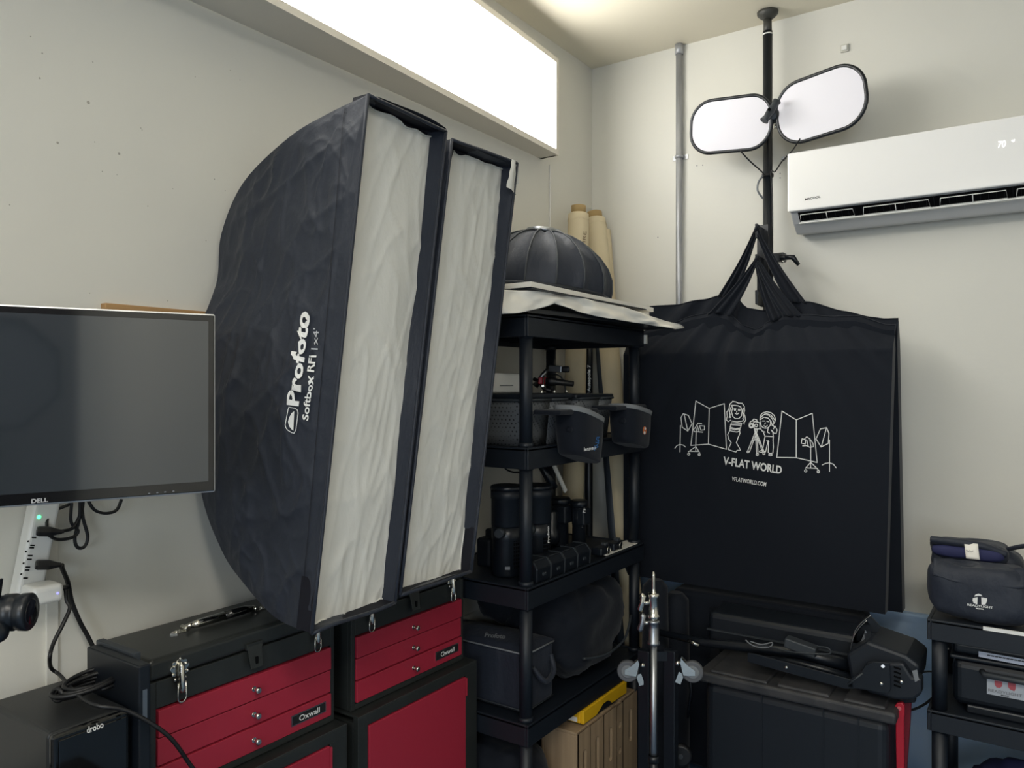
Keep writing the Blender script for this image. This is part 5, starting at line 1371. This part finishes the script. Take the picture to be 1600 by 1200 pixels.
# ================================================================== RIGHT PLASTIC SHELF
rs_y = -CC + 2.60
pl = ony(1468, 1000, rs_y+.03)
rx0 = pl.x
rz = [CH - .306*2.29, CH - .428*2.27, .12]
rs = thing('storage_shelf', (rx0+.4, rs_y+.2, 0), 'low black plastic shelf at the right holding sandbags and a hard case', 'shelf')
xL, xR = rx0-.030, rx0+.85
yFr, yBr = rs_y, rs_y+.42
for i, z in enumerate(rz):
    lp = .062
    tier(rs, xL, xR, yFr, yBr, z, lp)
for x in (rx0, xR-.03):
    for y in (yFr+.03, yBr-.03):
        MB().cyl((x, y, rz[1]), (x, y, rz[0]-.06), .021, n=20).cyl((x, y, rz[2]), (x, y, rz[1]-.06), .021, n=20).cyl((x, y, 0), (x, y, rz[2]-.06), .021, n=20).build('post', M_PLAS, rs)
o = ony(1536, 980, yFr-.001); MB().box((o.x, yFr-.0015, o.z-.008), (o.x+.3, yFr+.004, o.z+.002)).build('white_edge_strip', M_WHITE, rs)
# sandbags
def sandbag(label, px, py, wy, hx, hz, hy_, seed, e=5.0, m=M_FAB):
    c = ony(px, py, wy)
    t = thing('sandbag', c - Vector((0, 0, hz)), label, 'sandbag', 'black sandbags on the right shelf')
    o = MB().pillow(c, (hx, 0, 0), (0, hy_, 0), (0, 0, hz), e, 56, 36, .022, seed, ez=4).build('body', m, t)
    return t, o, c
zsb = rz[0]
cs = ony(1528, 930, rs_y+.075)
hz = (ony(1528, 886, rs_y+.03).z - zsb)/2
t1, o1, c1 = sandbag('plump black sandbag with white printed logo at the front of the right shelf', 1530, 925, rs_y+.085, .132, hz, .062, 21)
dz = zsb + hz - c1.z
for ch in [t1]: ch.location.z += dz
LOC[t1.name] = t1.location.copy(); LOC[o1.name] = t1.location.copy()
m = MB(); cc = Vector((c1.x, c1.y, zsb+hz))
m.grid(lambda a, b: Vector((cc.x-.118+.236*a, cc.y-.058-.004*math.sin(a*9)-.006*b + .045*b, cc.z+hz*.52+.045*b-.012*math.sin(PI*a)+.006*noise.noise(Vector((a*5, b, 3))))), 24, 6)
m.build('top_flap', M_FAB, t1, solid=.006)
TS = bvh(o1)
print_text('READYLIGHT', (1511.5,946), (1552,951), (1511.5,942.5), TS, M_INK, t1, .003, .02)
print_text('MEDIA', (1525,951.2), (1537.5,952.8), (1525,949), TS, M_INK, t1, .003, .02)
m = MB()
print_poly(m, [(1522,931.5),(1524.5,928.5),(1529,927),(1533,928.5),(1535.5,931.5),(1529,930.5)], TS, .003)
print_poly(m, [(1520,934),(1527.5,932.5),(1527,944),(1521.5,942),(1519.5,938)], TS, .003)
print_poly(m, [(1533.5,933),(1542.5,934.5),(1542.5,939),(1540,944.5),(1534,944.5)], TS, .003)
m.build('emblem', M_INK, t1)
t2, o2, c2 = sandbag('crumpled black sandbag layered behind and above the printed sandbag', 1527, 893, rs_y+.21, .125, .075, .06, 33)
t3, o3, c3 = sandbag('black and navy sandbag with cream tag on top of the pile', 1514, 862, rs_y+.20, .100, .036, .06, 41, m=M_FAB)
for t_, z_ in ((t2, zsb), ):
    pass
m = MB(); cn = c3
m.pillow(cn + Vector((0, -.045, .006)), (.10, 0, 0), (0, .03, 0), (0, 0, .022), 3, 30, 16, .01, 5).build('navy_panel', M_NAVY, t3)
MB().tube(smooth_path([cn + Vector((-.10, -.05, .035)), cn + Vector((-.03, -.06, .036)), cn + Vector((.04, -.06, .032)), cn + Vector((.10, -.05, .012))]), .012, 8).build('webbing_handle', M_FAB, t3)
tgp = cn + Vector((.010, -.082, .016))
def tg(a, b): return tgp + Vector((-.018+.036*a+.006*(1-b), -.001+.012*b*b, -.022+.046*b))
MB().grid(tg, 4, 6).build('cream_tag', M_SHEET, t3, solid=.001)
m = MB(); P = [tgp + Vector((-.012+.0025*i, -.004, .002+.003*math.sin(i*1.9))) for i in range(9)]; m.tube(P, .0006, 4).build('tag_scribble', M_BLK, t3)
t4, o4, c4 = sandbag('black sandbag at the right edge of the frame beside the printed sandbag', 1650, 925, rs_y+.09, .055, hz*1.15, .07, 52)
MB().tube(smooth_path([at(1560, 862, 2.4), at(1580, 857, 2.35), at(1602, 853, 2.3), at(1630, 853, 2.25)]), .007, 8).build('webbing_handle', M_FAB, t4)
# hard case on tier 2
zc2 = rz[1]
hc0 = ony(1492, 1050, rs_y+.05).x
hc = thing('hard_case', (hc0+.2, rs_y+.18, zc2), 'black hard case with white label strip and logo sticker on the right shelf', 'case')
MB().box((hc0-.008, rs_y+.055, zc2+.012), (hc0+.46, rs_y+.33, zc2+.150)).build('lower_shell', M_METB, hc, bevel=.025, seg=4)
MB().box((hc0-.014, rs_y+.050, zc2+.150), (hc0+.466, rs_y+.34, zc2+.162)).build('rim', M_PLAS, hc, bevel=.005)
MB().box((hc0-.010, rs_y+.058, zc2+.162), (hc0+.46, rs_y+.33, zc2+.205)).build('lid', M_METB, hc, bevel=.016, seg=4)
MB().box((hc0+.03, rs_y+.046, zc2-.003), (hc0+.46, rs_y+.06, zc2+.022)).build('foot_rail', M_METB, hc, bevel=.005)
MB().tube([(hc0+.07, rs_y+.055, zc2+.125), (hc0+.075, rs_y+.035, zc2+.122), (hc0+.30, rs_y+.035, zc2+.122), (hc0+.305, rs_y+.055, zc2+.125)], .009, 8).build('carry_handle', M_PLAS2, hc)
MB().tube([(hc0-.02, rs_y+.07, zc2+.17), (hc0-.03, rs_y+.10, zc2+.175), (hc0-.02, rs_y+.14, zc2+.18)], .003, 6).build('hinge_wire', M_CHROME, hc)
ysk = rs_y+.048
def sk(px, py, o=0): return ony(px, py, ysk-o)
st_ = MB().add([sk(1529,1017.5), sk(1600,1030), sk(1640,1038), sk(1640,1048), sk(1600,1040), sk(1529,1026)], [(0,1,2,3,4,5)]).build('label_strip', mat('pale label', rgb(180, 188, 205), .5), hc)
sk_ = MB().prism([sk(1542,1060), sk(1600,1068.5), sk(1606,1070), sk(1606,1096), sk(1600,1095), sk(1542,1084)], (0, .003, 0)).build('logo_sticker', mat('silver sticker', rgb(170, 176, 184), .4), hc)
TK = BVHTree.FromPolygons([sk(1500,1000), sk(1700,1000), sk(1700,1130), sk(1500,1130)], [(0,1,2,3)])
m = MB()
print_lines(m, [[(1543+i*6, 1023.6+i*1.05), (1547+i*6, 1024.2+i*1.05)] for i in range(10)], lambda x, y: (x, y), TK, 1.6, .001); m.build('label_writing', M_BLK, hc)
m = MB()
print_poly(m, [(1554,1063),(1566,1065),(1566,1072),(1562,1075),(1557,1074),(1554,1069)], TK, .001)
print_poly(m, [(1575,1066),(1587,1068),(1587,1076),(1585,1080),(1578,1077),(1575,1073)], TK, .001)
m.build('red_emblem', mat('faded red ink', rgb(170, 80, 88), .6), hc)
print_text('READYLIGHT', (1544,1080), (1597,1089.5), (1544,1075.5), TK, M_GINK, hc, .001, .02)
print_text('MEDIA', (1564,1087), (1577,1089.3), (1564,1085), TK, M_BLK, hc, .001, .02)
# cloth bags below and on the floor
t = thing('cloth_bundle', (rx0+.2, rs_y+.2, rz[2]), 'dark navy cloth bundle on the lowest tier of the right shelf', 'cloth')
MB().pillow((rx0+.27, rs_y+.17, rz[2]+.135), (.22, 0, 0), (0, .16, 0), (0, 0, .14), 2.6, 40, 28, .06, 61).build('folded_cloth', M_NAVY, t)
MB().pillow((rx0+.17, rs_y+.06, rz[2]+.12), (.10, 0, 0), (0, .045, 0), (0, 0, .12), 2.4, 30, 20, .04, 64).build('black_cover', M_FAB, t)
p = ony(1446, 1180, byf+.25)
t = thing('floor_bag', (p.x, p.y, 0), 'dark navy bag on the floor left of the right shelf post', 'bag')
MB().pillow((p.x+.005, p.y, .14), (.045, 0, 0), (0, .08, 0), (0, 0, .14), 2.4, 28, 20, .02, 71).build('body', M_NAVY, t)

# ================================================================== LEFT: desk, storage box, slab drive, power strip, cables
DZ = CH - .802
dk = thing('desk', (.3, -CC+.3, 0), 'dark desk along the left wall holding the storage box', 'desk')
MB().box((.03, -CC-.5, DZ-.03), (.62, -CC+.845, DZ)).build('desk_top', M_PLAS, dk, bevel=.004)
for x in (.06, .56):
    for y in (-CC-.46, -CC+.81):
        MB().box((x-.02, y-.02, 0), (x+.02, y+.02, DZ-.03)).build('leg', M_METB, dk)
dt = CH - .617
d0, d1, dxf, dxb = -CC+.655, -CC+.800, .326, .075
db = thing('storage_box', ((dxf+dxb)/2, (d0+d1)/2, DZ), 'black glossy-fronted network storage box on the desk left of the tool chests', 'storage box')
MB().box((dxb, d0, DZ), (dxf-.006, d1, dt)).build('case', mat('satin black metal', rgb(34, 36, 38), .42), db, bevel=.008, seg=3)
MB().box((dxf-.012, d0+.002, DZ+.004), (dxf+.004, d1-.002, dt-.002)).build('front_frame', M_GLOSS, db, bevel=.006, seg=3)
gp = MB().box((dxf+.003, d0+.012, DZ+.012), (dxf+.0065, d1-.010, dt-.012)).build('gloss_cover', M_GLOSS, db, bevel=.003)
Tg = BVHTree.FromPolygons([Vector((dxf+.0065, d0-1, 0)), Vector((dxf+.0065, d1+1, 0)), Vector((dxf+.0065, d1+1, 2)), Vector((dxf+.0065, d0-1, 2))], [(0,1,2,3)])
print_text('drobo', (135,1146), (161,1136), (134,1136), Tg, M_INK, db, .0025, .02)
# slab
s0_, s1x = .150, .345
sl = thing('external_drive', ((s0_+s1x)/2, -CC+.83, DZ), 'tall slim black drive standing between the storage box and the tool chest', 'external drive')
MB().box((s0_, -CC+.806, DZ), (s1x, -CC+.830, CH-.538)).build('case', M_METB, sl, bevel=.003)
MB().box((s0_-.01, -CC+.830, DZ), (.283, -CC+.846, CH-.532)).build('rear_slab', M_PLAS2, sl, bevel=.002)
MB().box((s1x-.002, -CC+.813, CH-.64), (s1x+.001, -CC+.822, CH-.585)).build('metal_slot', M_STEEL, sl)
# power strip on wall
ps = thing('power_strip', onx(45, 905, .02), 'white power strip screwed upright on the left wall under the monitor', 'power strip')
P0, P1 = onx(78, 738, .022), onx(38, 940, .022)
MB().bar(P0, P1, .052, .040, up=(1, 0, 0)).build('case', M_WHITE, ps, bevel=.008, seg=3)
pd = (P1-P0).normalized(); sd = pd.cross(Vector((1, 0, 0))).normalized()
def psp(px, py): return onx(px, py, .0425)
m = MB()
for i, py in enumerate((846, 862, 880, 897)):
    c = psp(52-i*3.6, py)
    for a_ in (-.008, .008): m.obox(c + pd*a_, (.0008, 0, 0), sd*.0042, pd*.0014)
    m.pillow(c + sd*.010, (.0008, 0, 0), sd*.002, pd*.002, 2, 8, 6)
m.build('sockets', M_DARK, ps)
MB().pillow(psp(61, 808), (.003, 0, 0), (0, .004, 0), (0, 0, .004), 2, 10, 8).build('power_light', M_LEDG, ps)
# white adapter cube
ad = thing('power_adapter', onx(66, 925, .09), 'white square charging brick plugged into the power strip', 'power adapter')
A0 = onx(66, 926, .075)
MB().obox(A0, (.030, 0, 0), (0, .030, 0), (0, 0, .019)).build('case', M_WHITE, ad, bevel=.010, seg=4)
MB().pillow(A0 + Vector((.0305, .016, .0)) , (.0012, 0, 0), (0, .0025, 0), (0, 0, .0025), 2, 8, 6).build('indicator', M_LEDB, ad)
# plugs
def plug(label, c, d, m=M_RUBB):
    d = Vector(d).normalized()
    t = thing('plug', c, label, 'plug', 'black plugs in the power strip')
    x, y, _ = basis(d)
    MB().tube([c - d*.012, c - d*.008, c + d*.012, c + d*.028, c + d*.034], [.009, .011, .011, .006, .005], 6, smooth=False).build('plug_body', m, t)
    return t
pa = psp(62, 829) + Vector((.016, 0, 0)); plug('upper black plug in the power strip near the green light', pa, (.3, 1, -.15))
pb_ = psp(60, 881) + Vector((.016, 0, 0)); plug('lower black plug in the power strip above the white brick', pb_, (.3, 1, -.15))
def wl(px, py, wx=.03): return onx(px, py, wx)
wire([pa + Vector((.01, .034, -.005)), wl(95,830,.05), wl(112,826,.04), wl(122,812,.035), wl(128,795,.03), wl(130,780,.03)], 'black cord looping from the upper plug behind the monitor', .0038)
wire([wl(75,830,.05), wl(74,812,.04), wl(88,797,.03), wl(108,788,.03), wl(118,776,.03)], 'black cord rising left of the cord bundle behind the monitor', .0034)
wire([wl(125,782,.04), wl(124,810,.035), wl(117,840,.03), wl(121,855,.03), wl(132,854,.03), wl(137,838,.03), wl(130,810,.03), wl(127,782,.03)], 'black cord hanging in a narrow loop below the monitor', .0038)
wire([wl(112,785,.04), wl(111,815,.035), wl(122,830,.035), wl(112,840,.035), wl(90,843,.04), wl(76,836,.05)], 'black cord bending low from the bundle toward the upper plug', .0036)
wire([wl(138,783,.03), wl(148,797,.03), wl(165,802,.03), wl(182,797,.03), wl(190,780,.03)], 'black cord sagging in a shallow arc under the monitor edge', .0036)
wire([pb_ + Vector((.01, .034, -.005)), wl(98,890,.06), wl(106,910,.04), wl(112,940,.03), wl(124,970,.03), wl(136,992,.03), wl(147,1014,.035)], 'thick black cord dropping from the lower plug behind the slim drive', .005)
e = A0 + Vector((.012, .040, .004))
MB_p = MB().tube([e - Vector((0, .012, 0)), e + Vector((0, .006, -.001))], [.006, .005], 10)
tag(MB_p.build('cable_connector', M_RUBB), 'small black connector in the side of the white brick', 'plug')
TZc = dt + .006
wire([e, wl(104,938,.09), wl(109,950,.10), wl(100,972,.11), wl(84,1004,.12), wl(78,1026,.14), onz(80,1044,TZc+.035), onz(95,1056,TZc+.02), onz(120,1085,TZc+.02), onz(150,1102,TZc+.02), Vector((dxf+.03, d1-.02, TZc)), Vector((dxf+.06, d1+.04, TZc-.06)), Vector((dxf+.06, d1+.09, TZc-.14)), Vector((dxf+.06, d1+.13, TZc-.2))], 'long black cable from the white brick across the storage box', .004)
# coil on the storage box
cc = onz(140, 1078, TZc+.008)
t = thing('cable_coil', cc, 'coiled black cable lying on top of the storage box', 'cable')
pts = []
for i in range(150):
    a = i*2*PI/25; rr = .056 + .010*math.sin(i*.21) ; k = i/150
    el = Vector((.95*math.cos(a)*rr*.72 + .006*math.sin(i*.13), math.sin(a)*rr*1.0 + .004*math.cos(i*.17), .003 + .020*k + .006*math.sin(a*.97+1)))
    pts.append(cc + Vector((0, -.002, 0)) + el)
MB().tube(pts, .0042, 7).build('coil', M_RUBB, t)
MB().tube([cc + Vector((.0, -.060+.004*math.cos(a), .010+.012*math.sin(a))) + Vector((.012*math.cos(a), 0, 0)) for a in [2*PI*i/14 for i in range(15)]], .004, 6).build('velcro_tie', M_RUBB, t)
# camera lens at the far left
lc = at(8, 957, 1.2)
cz_ = thing('camera', (lc.x, lc.y, DZ), 'black camera lens poking in at the left edge above the storage box', 'camera')
ld = (RT + FW*.12).normalized()
MB().lathe(lc - ld*.03, ld, [(0, .026), (.028, .026), (.030, .0285), (.045, .0285), (.047, .026), (.052, .026), (.054, .0285), (.066, .0290), (.068, .027), (.069, .02)], 32).build('lens_barrel', M_METB, cz_)
MB().lathe(lc + ld*.0385, ld, [(0, .022), (.001, .018), (.0015, .006)], 24).build('front_glass', M_GLASS, cz_)
MB().obox(lc - ld*.06, ld*.03, FW*.02, (0, 0, .04)).build('body', M_METB, cz_, bevel=.008)
MB().lathe(at(0, 985, 1.18) - ld*.002, FW*-1, [(0, .017), (.002, .018), (.02, .018), (.024, .012)], 20).build('round_knob', M_METB, cz_)
MB().cyl((lc-ld*.06).to_tuple()[:2] + (DZ,), (lc-ld*.06) - Vector((0, 0, .03)), .008, n=10).build('stand_post', M_METB, cz_)
MB().cyl((lc-ld*.06).to_tuple()[:2] + (DZ,), (lc-ld*.06).to_tuple()[:2] + (DZ+.01,), .045, n=20).build('stand_base', M_METB, cz_)
MB().bar(at(0, 905, 1.19), at(-4, 935, 1.19), .01, .004).build('strap_end', M_METB, cz_)
